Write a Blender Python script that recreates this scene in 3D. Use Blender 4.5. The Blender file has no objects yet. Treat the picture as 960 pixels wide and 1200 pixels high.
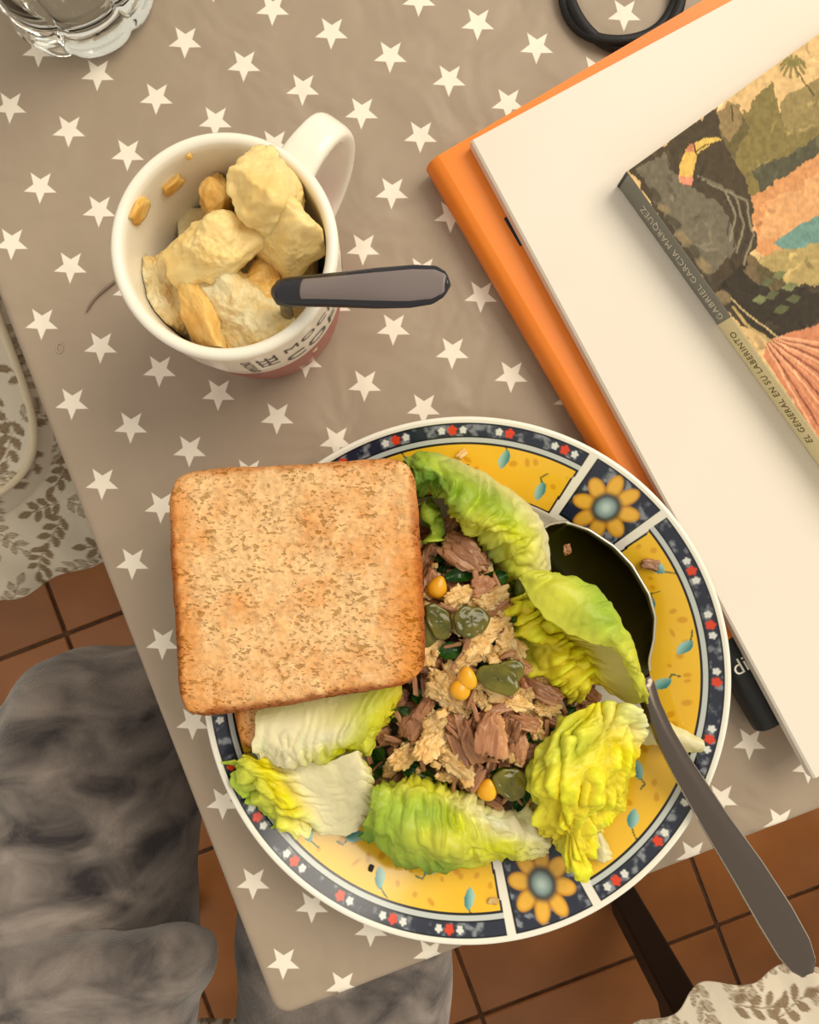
import bpy, bmesh, math, random
import numpy as np
from mathutils import Vector, Matrix

# ------------------------------------------------------------------ camera, world, lights, exposure
CAM_Z = 1.10            # camera height above the floor
T = 0.74                # table top height
F = 930.0               # focal length in pixels of the 960x1200 frame
scene = bpy.context.scene
COL = scene.collection

cd = bpy.data.cameras.new('camera'); cam = bpy.data.objects.new('camera', cd); COL.objects.link(cam)
cam.location = (0, 0, CAM_Z); cam.rotation_euler = (0, 0, 0)
cd.sensor_fit = 'VERTICAL'; cd.sensor_height = 24.0; cd.lens = F / 1200.0 * 24.0
cd.clip_start = 0.01
scene.camera = cam

world = bpy.data.worlds.new('world'); scene.world = world; world.use_nodes = True
bg = world.node_tree.nodes['Background']
bg.inputs[0].default_value = (1.0, 0.92, 0.77, 1); bg.inputs[1].default_value = 0.64

def area(name, loc, target, size, power, color):
    l = bpy.data.lights.new(name, 'AREA'); l.shape = 'DISK'; l.size = size; l.energy = power; l.color = color
    o = bpy.data.objects.new(name, l); COL.objects.link(o); o.location = loc
    o.rotation_euler = (Vector(target) - Vector(loc)).to_track_quat('-Z', 'Y').to_euler()
    return o
area('ceiling_lamp', (1.3, 1.0, 2.6), (0.05, -0.05, T), 1.7, 40, (1.0, 0.91, 0.74))

scene.view_settings.view_transform = 'Standard'; scene.view_settings.look = 'None'
scene.view_settings.gamma = 1.0; scene.view_settings.use_curve_mapping = False
scene.view_settings.exposure = 0.24

# ------------------------------------------------------------------ helpers
rng = np.random.default_rng(7); random.seed(7)
PI = math.pi

def lin(c):
    c = np.asarray(c, float) / 255.0
    return np.where(c <= 0.04045, c / 12.92, ((c + 0.055) / 1.055) ** 2.4)
def C(r, g, b): return tuple(float(v) for v in lin((r, g, b)))

def P(px, py, h):
    """photo pixel + height above the table top -> world point"""
    s = (CAM_Z - T - h) / F
    return Vector(((px - 480) * s, -(py - 600) * s, T + h))
def Pa(a):
    a = np.asarray(a, float); s = (CAM_Z - T - a[..., 2]) / F
    return np.stack([(a[..., 0] - 480) * s, -(a[..., 1] - 600) * s, T + a[..., 2]], -1)
def to_px(v):
    s = (CAM_Z - v[..., 2]) / F
    return 480 + v[..., 0] / s, 600 - v[..., 1] / s

def _hash(ix, iy, iz, seed):
    n = (ix * 374761393 + iy * 668265263 + iz * 2147483647 + seed * 1274126177) & 0xffffffff
    n = ((n ^ (n >> 13)) * 1274126177) & 0xffffffff
    n = ((n ^ (n >> 16)) * 2246822519) & 0xffffffff
    n = n ^ (n >> 15)
    return (n & 0xffffff) / float(0xffffff)
def vnoise(x, y, z=None, seed=0):
    x = np.asarray(x, float); y = np.asarray(y, float)
    z = np.zeros_like(x) if z is None else np.asarray(z, float)
    xi = np.floor(x).astype(np.int64); yi = np.floor(y).astype(np.int64); zi = np.floor(z).astype(np.int64)
    fx, fy, fz = x - xi, y - yi, z - zi
    fx, fy, fz = [f * f * (3 - 2 * f) for f in (fx, fy, fz)]
    r = 0
    for a in (0, 1):
        for b in (0, 1):
            for c in (0, 1):
                w = (fx if a else 1 - fx) * (fy if b else 1 - fy) * (fz if c else 1 - fz)
                r = r + w * _hash(xi + a, yi + b, zi + c, seed)
    return r * 2 - 1
def fbm(x, y, z=None, seed=0, o=4):
    r = 0; a = 0.5; f = 1.0
    for k in range(o):
        r = r + a * vnoise(np.asarray(x) * f, np.asarray(y) * f, None if z is None else np.asarray(z) * f, seed + k * 17)
        a *= 0.5; f *= 2.03
    return r
def sstep(a, b, x):
    t = np.clip((x - a) / (b - a), 0, 1); return t * t * (3 - 2 * t)

# ---- materials
def new_mat(name):
    m = bpy.data.materials.new(name); m.use_nodes = True
    nt = m.node_tree; return m, nt, nt.nodes['Principled BSDF']
def _n(nt, t, **kw):
    n = nt.nodes.new(t)
    for k, v in kw.items(): setattr(n, k, v)
    return n
def add_bump(nt, bsdf, scale, strength, dist=0.001, detail=4, stretch=None, coord='Object'):
    tc = _n(nt, 'ShaderNodeTexCoord'); ns = _n(nt, 'ShaderNodeTexNoise')
    ns.inputs['Scale'].default_value = scale; ns.inputs['Detail'].default_value = detail
    src = tc.outputs[coord]
    if stretch:
        mp = _n(nt, 'ShaderNodeMapping'); mp.inputs['Scale'].default_value = stretch
        nt.links.new(src, mp.inputs[0]); src = mp.outputs[0]
    nt.links.new(src, ns.inputs['Vector'])
    b = _n(nt, 'ShaderNodeBump'); b.inputs['Strength'].default_value = strength; b.inputs['Distance'].default_value = dist
    nt.links.new(ns.outputs['Fac'], b.inputs['Height']); 
    nt.links.new(b.outputs[0], bsdf.inputs['Normal'])
    return b
def mat(name, col, rough=0.5, metal=0.0, col2=None, nscale=20, bump=None, spec=0.5, sss=0.0, stretch=None, coord='Object', trans=0.0, ior=1.45, lo=0.4, hi=0.65):
    m, nt, b = new_mat(name)
    b.inputs['Base Color'].default_value = (*col, 1); b.inputs['Roughness'].default_value = rough
    b.inputs['Metallic'].default_value = metal; b.inputs['Specular IOR Level'].default_value = spec
    b.inputs['Transmission Weight'].default_value = trans; b.inputs['IOR'].default_value = ior
    if sss:
        b.inputs['Subsurface Weight'].default_value = sss; b.inputs['Subsurface Radius'].default_value = (0.004, 0.003, 0.0015); b.inputs['Subsurface Scale'].default_value = 1.0
    if col2 is not None:
        tc = _n(nt, 'ShaderNodeTexCoord'); ns = _n(nt, 'ShaderNodeTexNoise'); ns.inputs['Scale'].default_value = nscale; ns.inputs['Detail'].default_value = 5
        src = tc.outputs[coord]
        if stretch:
            mp = _n(nt, 'ShaderNodeMapping'); mp.inputs['Scale'].default_value = stretch
            nt.links.new(src, mp.inputs[0]); src = mp.outputs[0]
        nt.links.new(src, ns.inputs['Vector'])
        cr = _n(nt, 'ShaderNodeValToRGB'); cr.color_ramp.elements[0].position = lo; cr.color_ramp.elements[1].position = hi
        cr.color_ramp.elements[0].color = (*col, 1); cr.color_ramp.elements[1].color = (*col2, 1)
        nt.links.new(ns.outputs['Fac'], cr.inputs[0]); nt.links.new(cr.outputs[0], b.inputs['Base Color'])
    if bump: add_bump(nt, b, *bump, stretch=stretch, coord=coord)
    return m
def vmat(name, rough=0.5, bump=None, sss=0.0, spec=0.5, translucent=0.0, coat=0.0):
    m, nt, b = new_mat(name)
    a = _n(nt, 'ShaderNodeVertexColor', layer_name='Col'); nt.links.new(a.outputs[0], b.inputs['Base Color'])
    b.inputs['Roughness'].default_value = rough; b.inputs['Specular IOR Level'].default_value = spec
    b.inputs['Coat Weight'].default_value = coat; b.inputs['Coat Roughness'].default_value = 0.08
    if sss:
        b.inputs['Subsurface Weight'].default_value = sss; b.inputs['Subsurface Radius'].default_value = (0.004, 0.003, 0.001); b.inputs['Subsurface Scale'].default_value = 1.0
    if bump: add_bump(nt, b, *bump)
    if translucent:
        tr = _n(nt, 'ShaderNodeBsdfTranslucent'); nt.links.new(a.outputs[0], tr.inputs[0])
        mx = _n(nt, 'ShaderNodeMixShader'); mx.inputs[0].default_value = translucent
        out = nt.nodes['Material Output']
        nt.links.new(b.outputs[0], mx.inputs[1]); nt.links.new(tr.outputs[0], mx.inputs[2]); nt.links.new(mx.outputs[0], out.inputs[0])
    return m

# ---- objects
def tag(o, label=None, cat=None, group=None, kind=None):
    if label: o['label'] = label
    if cat: o['category'] = cat
    if group: o['group'] = group
    if kind: o['kind'] = kind
    return o
def link(name, data, parent=None, m=None):
    o = bpy.data.objects.new(name, data); COL.objects.link(o)
    if parent is not None: o.parent = parent
    if m is not None and data is not None and not data.materials: data.materials.append(m)
    return o
def empty(name, loc=(0, 0, 0), rz=0):
    o = bpy.data.objects.new(name, None); COL.objects.link(o); o.location = loc; o.rotation_euler = (0, 0, rz)
    o.empty_display_size = 0.05
    return o
def smooth(me, on=True):
    me.polygons.foreach_set('use_smooth', [on] * len(me.polygons)); me.update()
def mesh_np(name, V, quads, col=None, uv=None, sm=True):
    me = bpy.data.meshes.new(name); V = np.asarray(V, float).reshape(-1, 3); Q = np.asarray(quads, np.int32)
    k = Q.shape[1]
    me.vertices.add(len(V)); me.vertices.foreach_set('co', V.ravel())
    me.loops.add(Q.size); me.loops.foreach_set('vertex_index', Q.ravel())
    me.polygons.add(len(Q)); me.polygons.foreach_set('loop_start', np.arange(0, Q.size, k, dtype=np.int32))
    me.polygons.foreach_set('loop_total', np.full(len(Q), k, np.int32))
    me.update(calc_edges=True); me.validate()
    if col is not None:
        ca = me.color_attributes.new('Col', 'FLOAT_COLOR', 'POINT')
        rgba = np.ones((len(V), 4)); rgba[:, :3] = np.asarray(col).reshape(-1, 3)
        ca.data.foreach_set('color', rgba.ravel())
    if uv is not None:
        ul = me.uv_layers.new(name='UVMap'); uvs = np.asarray(uv).reshape(-1, 2)[Q.ravel()]
        ul.data.foreach_set('uv', uvs.ravel())
    smooth(me, sm)
    return me
def grid_quads(n, m, wrap_m=False, off=0):
    i, j = np.meshgrid(np.arange(n - 1), np.arange(m if wrap_m else m - 1), indexing='ij')
    j2 = (j + 1) % m
    return (np.stack([i * m + j, i * m + j2, (i + 1) * m + j2, (i + 1) * m + j], -1).reshape(-1, 4) + off)
def bm_mesh(name, bm, sm=False):
    bmesh.ops.recalc_face_normals(bm, faces=bm.faces)
    me = bpy.data.meshes.new(name); bm.to_mesh(me); bm.free(); smooth(me, sm); return me
def box_bm(sx, sy, sz, loc=(0, 0, 0), bevel=0.0, seg=2, bm=None):
    own = bmesh.new()
    bmesh.ops.create_cube(own, size=1.0)
    for v in own.verts: v.co = Vector((v.co.x * sx, v.co.y * sy, v.co.z * sz))
    if bevel: bmesh.ops.bevel(own, geom=own.edges[:], offset=bevel, segments=seg, profile=0.5, affect='EDGES')
    for v in own.verts: v.co += Vector(loc)
    return own
def lathe_mesh(name, prof, n=96, lobes=None, close=False):
    prof = np.asarray(prof, float); th = np.linspace(0, 2 * PI, n, endpoint=False)
    k = 1.0 if lobes is None else lobes(th)[None, :]
    r = prof[:, 0][:, None] * k
    V = np.stack([r * np.cos(th), r * np.sin(th), np.repeat(prof[:, 1][:, None], n, 1)], -1)
    Q = grid_quads(len(prof), n, True)
    return mesh_np(name, V, Q)
def tube_np(pts, rad, seg=12, closed=False):
    pts = np.asarray(pts, float); n = len(pts); rad = np.broadcast_to(np.asarray(rad, float), (n,))
    if closed: tan = np.roll(pts, -1, 0) - np.roll(pts, 1, 0)
    else: tan = np.gradient(pts, axis=0)
    tan /= np.linalg.norm(tan, axis=1)[:, None] + 1e-12
    up = np.array([0, 0, 1.0]) if abs(tan[0][2]) < 0.9 else np.array([1.0, 0, 0])
    N = []; prev = np.cross(up, tan[0]); prev /= np.linalg.norm(prev)
    for t in tan:
        prev = prev - t * np.dot(prev, t); prev /= np.linalg.norm(prev) + 1e-12; N.append(prev.copy())
    N = np.array(N); B = np.cross(tan, N); th = np.linspace(0, 2 * PI, seg, endpoint=False)
    V = pts[:, None] + rad[:, None, None] * (np.cos(th)[None, :, None] * N[:, None] + np.sin(th)[None, :, None] * B[:, None])
    Q = grid_quads(n, seg, True)
    if closed:
        a = np.arange(seg); b = (a + 1) % seg
        Q = np.vstack([Q, np.stack([(n - 1) * seg + a, (n - 1) * seg + b, b, a], -1)])
    return V.reshape(-1, 3), Q
def cr_mat(n, m):
    """Catmull-Rom interpolation matrix from n control points to m samples"""
    A = np.zeros((m, n)); t = np.linspace(0, n - 1, m)
    for k, x in enumerate(t):
        i = min(int(x), n - 2); f = x - i
        w = (-0.5 * f + f * f - 0.5 * f ** 3, 1 - 2.5 * f * f + 1.5 * f ** 3, 0.5 * f + 2 * f * f - 1.5 * f ** 3, -0.5 * f * f + 0.5 * f ** 3)
        for d, ww in zip((-1, 0, 1, 2), w):
            j = i + d
            if j < 0: A[k, 0] += 2 * ww; A[k, 1] -= ww
            elif j > n - 1: A[k, n - 1] += 2 * ww; A[k, n - 2] -= ww
            else: A[k, j] += ww
    return A
def rails_surface(rails, nu, nv):
    R = np.asarray(rails, float)          # K rails x M points x c
    A = cr_mat(R.shape[0], nv); B = cr_mat(R.shape[1], nu)
    return np.einsum('vk,kmc,um->vuc', A, R, B)
def normals(V):
    du = np.gradient(V, axis=1); dv = np.gradient(V, axis=0); n = np.cross(du, dv)
    n /= np.linalg.norm(n, axis=-1, keepdims=True) + 1e-12
    return n
def text_mesh(s, size, extrude=0.0002, align='CENTER', space=1.0):
    c = bpy.data.curves.new('text', 'FONT'); c.body = s; c.size = size; c.extrude = extrude; c.align_x = align; c.align_y = 'CENTER'
    c.space_character = space; c.resolution_u = 3
    o = bpy.data.objects.new('text', c); COL.objects.link(o)
    dg = bpy.context.evaluated_depsgraph_get()
    me = bpy.data.meshes.new_from_object(o.evaluated_get(dg)); bpy.data.objects.remove(o); bpy.data.curves.remove(c)
    me.materials.clear(); me.name = 'lettering'
    return me
def frame(origin, ex, ey):
    ex = Vector(ex).normalized(); ez = ex.cross(Vector(ey)).normalized(); ey = ez.cross(ex)
    M = Matrix((ex, ey, ez)).transposed().to_4x4(); M.translation = Vector(origin); return M
def poly_mask(x, y, pts):
    ins = np.zeros(x.shape, bool); n = len(pts)
    for i in range(n):
        x0, y0 = pts[i]; x1, y1 = pts[(i + 1) % n]
        if y0 == y1: continue
        c = ((y0 > y) != (y1 > y)) & (x < (x1 - x0) * (y - y0) / (y1 - y0) + x0)
        ins ^= c
    return ins
def line_dist(x, y, pts):
    d = np.full(x.shape, 1e9)
    for (x0, y0), (x1, y1) in zip(pts[:-1], pts[1:]):
        dx, dy = x1 - x0, y1 - y0; t = np.clip(((x - x0) * dx + (y - y0) * dy) / (dx * dx + dy * dy + 1e-9), 0, 1)
        d = np.minimum(d, np.hypot(x - x0 - t * dx, y - y0 - t * dy))
    return d
def mixc(col, c, w):
    return col + (np.asarray(c) - col) * np.asarray(w)[..., None]

# table axes: E1 runs along the short visible (lower) edge, E2 along the left edge, away from the corner
E1 = Vector((0.933, 0.360, 0)).normalized(); E2 = Vector((-0.360, 0.933, 0)).normalized()
CORNER = P(325, 1196, 0.0); ANG = math.atan2(E1.y, E1.x)
TL1, TL2 = 1.30, 0.85

# ------------------------------------------------------------------ floor: terracotta tiles on recessed grout
M_GROUT = mat('grout', C(112, 78, 54), 0.9, col2=C(88, 60, 40), nscale=60)
def tile_mat():
    m, nt, b = new_mat('terracotta'); b.inputs['Roughness'].default_value = 0.38
    oi = _n(nt, 'ShaderNodeObjectInfo'); tc = _n(nt, 'ShaderNodeTexCoord'); ns = _n(nt, 'ShaderNodeTexNoise'); ns.inputs['Scale'].default_value = 9; ns.inputs['Detail'].default_value = 6
    ad = _n(nt, 'ShaderNodeVectorMath', operation='ADD')
    nt.links.new(tc.outputs['Object'], ad.inputs[0]); nt.links.new(oi.outputs['Location'], ad.inputs[1]); nt.links.new(ad.outputs[0], ns.inputs['Vector'])
    cr = _n(nt, 'ShaderNodeValToRGB'); e = cr.color_ramp.elements
    e[0].position = 0.3; e[0].color = (*C(150, 92, 46), 1); e[1].position = 0.72; e[1].color = (*C(178, 112, 60), 1)
    nt.links.new(ns.outputs['Fac'], cr.inputs[0])
    hs = _n(nt, 'ShaderNodeHueSaturation'); mr = _n(nt, 'ShaderNodeMapRange'); mr.inputs['To Min'].default_value = 0.86; mr.inputs['To Max'].default_value = 1.1
    nt.links.new(oi.outputs['Random'], mr.inputs['Value']); nt.links.new(mr.outputs[0], hs.inputs['Value']); nt.links.new(cr.outputs[0], hs.inputs['Color'])
    nt.links.new(hs.outputs[0], b.inputs['Base Color'])
    add_bump(nt, b, 40, 0.15, 0.001)
    return m
M_TILE = tile_mat()
PITCH = 0.350
node = P(77, 743, -T)
fl = link('floor', bm_mesh('floor', box_bm(5.0, 5.0, 0.05, (0, 0, -0.029))), None, M_GROUT); tag(fl, kind='structure')
tile_me = bm_mesh('tile', box_bm(PITCH - 0.0055, PITCH - 0.0055, 0.010, (0, 0, -0.005), 0.0015, 1)); tile_me.materials.append(M_TILE)
ta = math.atan2(0.356, 0.935); tu = Vector((math.cos(ta), math.sin(ta), 0)); tv = Vector((-math.sin(ta), math.cos(ta), 0))
for i in range(-5, 7):
    for j in range(-6, 6):
        p = Vector((node.x, node.y, 0)) + tu * (i + 0.5) * PITCH + tv * (j + 0.5) * PITCH
        if abs(p.x) > 1.75 or abs(p.y) > 1.75: continue
        o = link('tile', tile_me, fl); o.location = (p.x, p.y, random.uniform(-0.0006, 0.0)); o.rotation_euler = (0, 0, ta)

# ------------------------------------------------------------------ table and its star oilcloth
M_DARKWOOD = mat('dark_wood', C(22, 18, 16), 0.5, col2=C(12, 10, 9), nscale=30, stretch=(1, 1, 0.1))
tb = empty('dining_table', (CORNER.x, CORNER.y, 0), ANG)
tag(tb, 'dark wooden dining table underneath the star patterned cloth', 'table')
inset = 0.0015
link('tabletop', bm_mesh('tabletop', box_bm(TL1 - 2 * inset, TL2 - 2 * inset, 0.03, (TL1 / 2, TL2 / 2, T - 0.0165), 0.003, 2)), tb, M_DARKWOOD)
for a, b, sx, sy in ((TL1 / 2, 0.06, TL1 - 0.16, 0.02), (TL1 / 2, TL2 - 0.06, TL1 - 0.16, 0.02), (0.06, TL2 / 2, 0.02, TL2 - 0.16), (TL1 - 0.06, TL2 / 2, 0.02, TL2 - 0.16)):
    link('apron', bm_mesh('apron', box_bm(sx, sy, 0.06, (a, b, T - 0.0615), 0.002, 1)), tb, M_DARKWOOD)
leg_me = bm_mesh('leg', box_bm(0.055, 0.055, T - 0.0315, (0, 0, (T - 0.0315) / 2), 0.004, 2)); leg_me.materials.append(M_DARKWOOD)
for a in (0.06, TL1 - 0.06):
    for b in (0.06, TL2 - 0.06):
        o = link('leg', leg_me, tb); o.location = (a, b, 0)

def cloth_mat():
    m, nt, b = new_mat('star_oilcloth'); L = nt.links.new
    b.inputs['Roughness'].default_value = 0.42; b.inputs['Specular IOR Level'].default_value = 0.35
    uv = _n(nt, 'ShaderNodeUVMap', uv_map='UVMap'); sp = _n(nt, 'ShaderNodeSeparateXYZ'); L(uv.outputs[0], sp.inputs[0])
    def M(op, a, bb=None, c=None):
        n = _n(nt, 'ShaderNodeMath', operation=op)
        for i, v in enumerate((a, bb, c)):
            if v is None: continue
            if isinstance(v, (int, float)): n.inputs[i].default_value = v
            else: L(v, n.inputs[i])
        return n.outputs[0]
    # uv are photo-scale units of the cloth; the star lattice is centred rectangular, spanned by A1 and A2
    a1 = np.array([69.0, 27.7]); a2 = np.array([-33.6, 66.0]); o0 = np.array([217.0, 48.5])
    inv = np.linalg.inv(np.array([a1, a2]).T)
    X, Y = sp.outputs[0], sp.outputs[1]
    dx = M('SUBTRACT', X, float(o0[0])); dy = M('SUBTRACT', Y, float(o0[1]))
    p = M('ADD', M('MULTIPLY', dx, float(inv[0, 0])), M('MULTIPLY', dy, float(inv[0, 1])))
    q = M('ADD', M('MULTIPLY', dx, float(inv[1, 0])), M('MULTIPLY', dy, float(inv[1, 1])))
    fp = M('SUBTRACT', p, M('ROUND', p)); fq = M('SUBTRACT', q, M('ROUND', q))
    lx = M('ADD', M('MULTIPLY', fp, float(a1[0])), M('MULTIPLY', fq, float(a2[0])))
    ly = M('ADD', M('MULTIPLY', fp, float(a1[1])), M('MULTIPLY', fq, float(a2[1])))
    R = 20.0; ri = 0.43 * R
    r = M('SQRT', M('ADD', M('MULTIPLY', lx, lx), M('MULTIPLY', ly, ly)))
    th = M('ADD', M('ARCTAN2', lx, ly), 4 * PI + 0.03)             # zero = tip that points down the photo
    fold = M('PINGPONG', th, PI / 5)
    ex = M('MULTIPLY', r, M('COSINE', fold)); ey = M('MULTIPLY', r, M('SINE', fold))
    # edge from (R,0) to ri at 36 degrees
    x1, y1 = ri * math.cos(PI / 5), ri * math.sin(PI / 5); nx, ny = y1, R - x1; d = nx * R; k = math.hypot(nx, ny)
    dist = M('SUBTRACT', M('ADD', M('MULTIPLY', ex, nx / k), M('MULTIPLY', ey, ny / k)), d / k)
    mr = _n(nt, 'ShaderNodeMapRange'); mr.inputs['From Min'].default_value = -0.5; mr.inputs['From Max'].default_value = 0.5; mr.inputs['To Min'].default_value = 1; mr.inputs['To Max'].default_value = 0
    L(dist, mr.inputs['Value'])
    ns = _n(nt, 'ShaderNodeTexNoise'); ns.inputs['Scale'].default_value = 0.02; ns.inputs['Detail'].default_value = 5; L(uv.outputs[0], ns.inputs['Vector'])
    base = _n(nt, 'ShaderNodeMix', data_type='RGBA'); base.inputs[6].default_value = (*C(157, 139, 121), 1); base.inputs[7].default_value = (*C(166, 149, 130), 1); L(ns.outputs['Fac'], base.inputs[0])
    mx = _n(nt, 'ShaderNodeMix', data_type='RGBA'); L(mr.outputs[0], mx.inputs[0]); L(base.outputs[2], mx.inputs[6]); mx.inputs[7].default_value = (*C(240, 230, 214), 1)
    L(mx.outputs[2], b.inputs['Base Color'])
    n2 = _n(nt, 'ShaderNodeTexNoise'); n2.inputs['Scale'].default_value = 0.011; n2.inputs['Detail'].default_value = 2; n2.inputs['Distortion'].default_value = 0.6; L(uv.outputs[0], n2.inputs['Vector'])
    bp = _n(nt, 'ShaderNodeBump'); bp.inputs['Strength'].default_value = 0.36; bp.inputs['Distance'].default_value = 0.010; L(n2.outputs['Fac'], bp.inputs['Height'])
    n3 = _n(nt, 'ShaderNodeTexNoise'); n3.inputs['Scale'].default_value = 0.7; n3.inputs['Detail'].default_value = 2; L(uv.outputs[0], n3.inputs['Vector'])
    b2 = _n(nt, 'ShaderNodeBump'); b2.inputs['Strength'].default_value = 0.12; b2.inputs['Distance'].default_value = 0.0006; L(n3.outputs['Fac'], b2.inputs['Height']); L(bp.outputs[0], b2.inputs['Normal'])
    L(b2.outputs[0], b.inputs['Normal'])
    return m
def make_cloth():
    # perimeter of the table (rounded corners) swept along: flat top -> rolled edge -> short drop
    per = []; nrm = []
    cr = 0.008
    for (cx, cy, a0) in ((cr, cr, PI), (TL1 - cr, cr, 1.5 * PI), (TL1 - cr, TL2 - cr, 0), (cr, TL2 - cr, 0.5 * PI)):
        for k in range(7):
            a = a0 + k / 6 * PI / 2; per.append((cx + cr * math.cos(a), cy + cr * math.sin(a))); nrm.append((math.cos(a), math.sin(a)))
    # densify sides
    P2 = []; N2 = []; n = len(per)
    for i in range(n):
        p0, p1 = np.array(per[i]), np.array(per[(i + 1) % n]); m0, m1 = np.array(nrm[i]), np.array(nrm[(i + 1) % n])
        k = 40 if np.hypot(*(p1 - p0)) > 0.1 else 1
        for j in range(k): P2.append(p0 + (p1 - p0) * j / k); N2.append(m0 + (m1 - m0) * j / k)
    P2 = np.array(P2); N2 = np.array(N2); n = len(P2)
    rr = 0.004; prof = [(-0.006, 0, -0.006)]                     # (outward offset, z, unrolled distance)
    for k in range(7):
        a = k / 6 * PI / 2; prof.append((-rr + rr * math.sin(a), -rr + rr * math.cos(a), -rr + a * rr))
    for z in (0.015, 0.03, 0.045): prof.append((0.0, -z, z))
    V = []; U = []
    for k, (o, z, d) in enumerate(prof):
        wav = 0.006 * np.sin(np.arange(n) * 0.55) * sstep(0.0, 0.3, -z) if z < -0.01 else 0
        pts = P2 + N2 * (o + np.abs(np.asarray(wav)).reshape(-1, 1) if z < -0.01 else o)
        V.append(np.c_[pts, np.full(n, z)]); U.append(P2 + N2 * d)
    Q = grid_quads(len(prof), n, True)[:, ::-1]
    V = np.array(V).reshape(-1, 3); U = np.array(U).reshape(-1, 2)
    # cap: centre grid replaced by fan around a centre point ring
    cidx = len(V); V = np.vstack([V, [[TL1 / 2, TL2 / 2, 0]]]); U = np.vstack([U, [[TL1 / 2, TL2 / 2]]])
    me = bpy.data.meshes.new('tablecloth')
    faces = [tuple(q) for q in Q.tolist()] + [(i, (i + 1) % n, cidx) for i in range(n)]
    me.from_pydata(V.tolist(), [], faces)
    # uv in photo-scale units of the table plane
    s = (CAM_Z - T) / F
    W = np.array([CORNER.x, CORNER.y]) + U[:, :1] * np.array([E1.x, E1.y]) + U[:, 1:] * np.array([E2.x, E2.y])
    UVp = np.c_[480 + W[:, 0] / s, 600 - W[:, 1] / s]
    ul = me.uv_layers.new(name='UVMap'); li = np.zeros(len(me.loops), np.int32); me.loops.foreach_get('vertex_index', li)
    ul.data.foreach_set('uv', UVp[li].ravel()); smooth(me)
    o = link('tablecloth', me, None, cloth_mat()); o.location = (CORNER.x, CORNER.y, T); o.rotation_euler = (0, 0, ANG)
    tag(o, 'taupe oilcloth printed with rows of small white stars', 'tablecloth')
make_cloth()

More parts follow.
